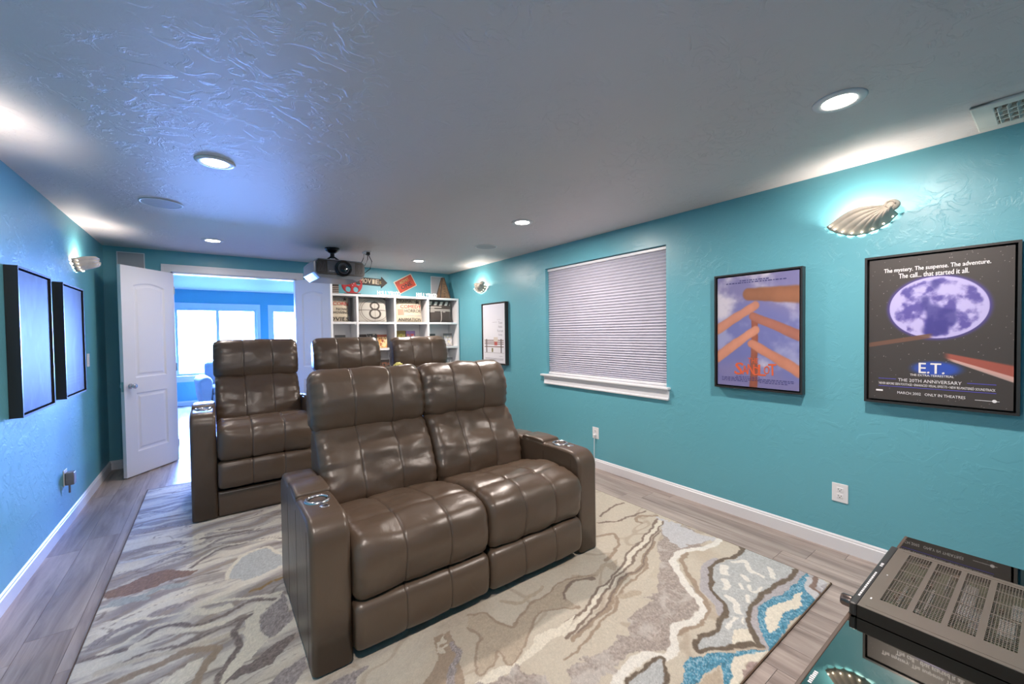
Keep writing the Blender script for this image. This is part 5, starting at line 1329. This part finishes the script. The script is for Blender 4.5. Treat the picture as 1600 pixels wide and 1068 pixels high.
for x in (AX0+0.05, AX1-0.05):
    for y in (AY0+0.05, AY1-0.05): MB().cyl((x-axc, y-ayc, 0.0), (x-axc, y-ayc, 0.0022), 0.02, 0.024, seg=16).build('foot', AMPS, av)
pr = random.Random(6); x = 1.33
def mark(x0, x1, y0, y1, z): abox(MB(), x0, x1, y0, y1, z-0.0002, z+0.0003).build('printed_mark', WHITEINK, av)
while x < 1.49:
    w_ = pr.uniform(0.004, 0.012); mark(x, x+w_, AY1-0.011, AY1-0.007, AZ1); x += w_+0.003
for x in (1.545, 1.555, 1.563): mark(x, x+0.006, AY1-0.012, AY1-0.006, AZ1)
mark(1.337, 1.346, 0.2855, 0.2885, tz1); mark(1.501, 1.506, 0.2855, 0.2885, tz1)


# ------------------------------------------------------------------ room beyond: armchair, hedge outside
FAB = material('pale grey upholstery', (176, 176, 182), 0.6, vary=(6, 0.06), bump=(30, 0.2, 0.006))
fc = empty('armchair', (-0.02, 10.05, 0), math.radians(8), 'pale grey rolled arm armchair by the far window beyond the doors', 'armchair')
fc.location = (0.27, 10.25, 0)
def roll(h): return [(-0.10, 0.10), (-0.10, 0.5), (-0.13, 0.58), (-0.10, 0.66), (0.0, 0.70), (0.08, 0.66), (0.10, 0.58), (0.08, 0.5), (0.08, 0.10)]
for s in (-1, 1):
    bm = bmesh.new(); rings = []
    for y, k in ((-0.42, 0.90), (-0.41, 1.0), (0.38, 1.05), (0.40, 0.9)):
        rings.append([bm.verts.new((s*(0.42-x*k), y, z*(1 if z < 0.2 else 0.6+0.4*k))) for x, z in roll(0)])
    for A, B in zip(rings, rings[1:]):
        for i in range(9): bm.faces.new((A[i], A[(i+1) % 9], B[(i+1) % 9], B[i]))
    bm.faces.new(rings[0]); bm.faces.new(rings[-1]); bmesh.ops.recalc_face_normals(bm, faces=bm.faces)
    me = bpy.data.meshes.new('arm'); bm.to_mesh(me); bm.free(); o = link_mesh('arm', me, FAB, fc, smooth=True)
    sd = o.modifiers.new('soft', 'SUBSURF'); sd.levels = 1; sd.render_levels = 2
MB().box((-0.34, -0.40, 0.10), (0.34, 0.30, 0.34), bevel=0.03, seg=3).build('seat_base', FAB, fc, auto=True)
cushion('seat_cushion', [(-0.41, 0.34), (-0.44, 0.41), (-0.40, 0.47), (0.0, 0.49), (0.26, 0.47), (0.26, 0.35), (0, 0.33)], -0.33, 0.33, fc, FAB, r=0.05, inset=0.03)
cushion('backrest', [(0.20, 0.36), (0.18, 0.6), (0.24, 0.86), (0.32, 0.93), (0.42, 0.90), (0.44, 0.6), (0.42, 0.12), (0.30, 0.12)], -0.37, 0.37, fc, FAB, r=0.09, inset=0.06, seams=(0.5,), puff=0.02)
for s in (-1, 1):
    for y in (-0.36, 0.34): MB().cyl((s*0.38, y, 0), (s*0.38, y, 0.11), 0.018, 0.026, seg=12).build('leg', CWOOD, fc)
hg = []; rr = random.Random(9)
m = MB()
LEAF = material('hedge leaves', (96, 128, 84), 0.7, vary=(8, 0.3))
for k in range(90):
    m.sphere((rr.uniform(-2.6, 4.4), 12.6+rr.uniform(-0.3, 0.3), rr.uniform(0.1, 0.72)), rr.uniform(0.12, 0.22), (1, 1, rr.uniform(0.7, 1.1)), 8, 6)
m.box((-2.8, 12.4, -0.1), (4.6, 12.8, 0.55))
hd = m.build('hedge', LEAF, None, smooth=False); tag(hd, 'low green hedge outside the far window', 'hedge', kind='stuff')
m = MB().box((-9, YFAR+WT, -0.3), (11, 22, -0.1)); LAWN = material('lawn', (110, 130, 96), 0.9, vary=(4, 0.15)); struct(m.build('ground_outside', LAWN))
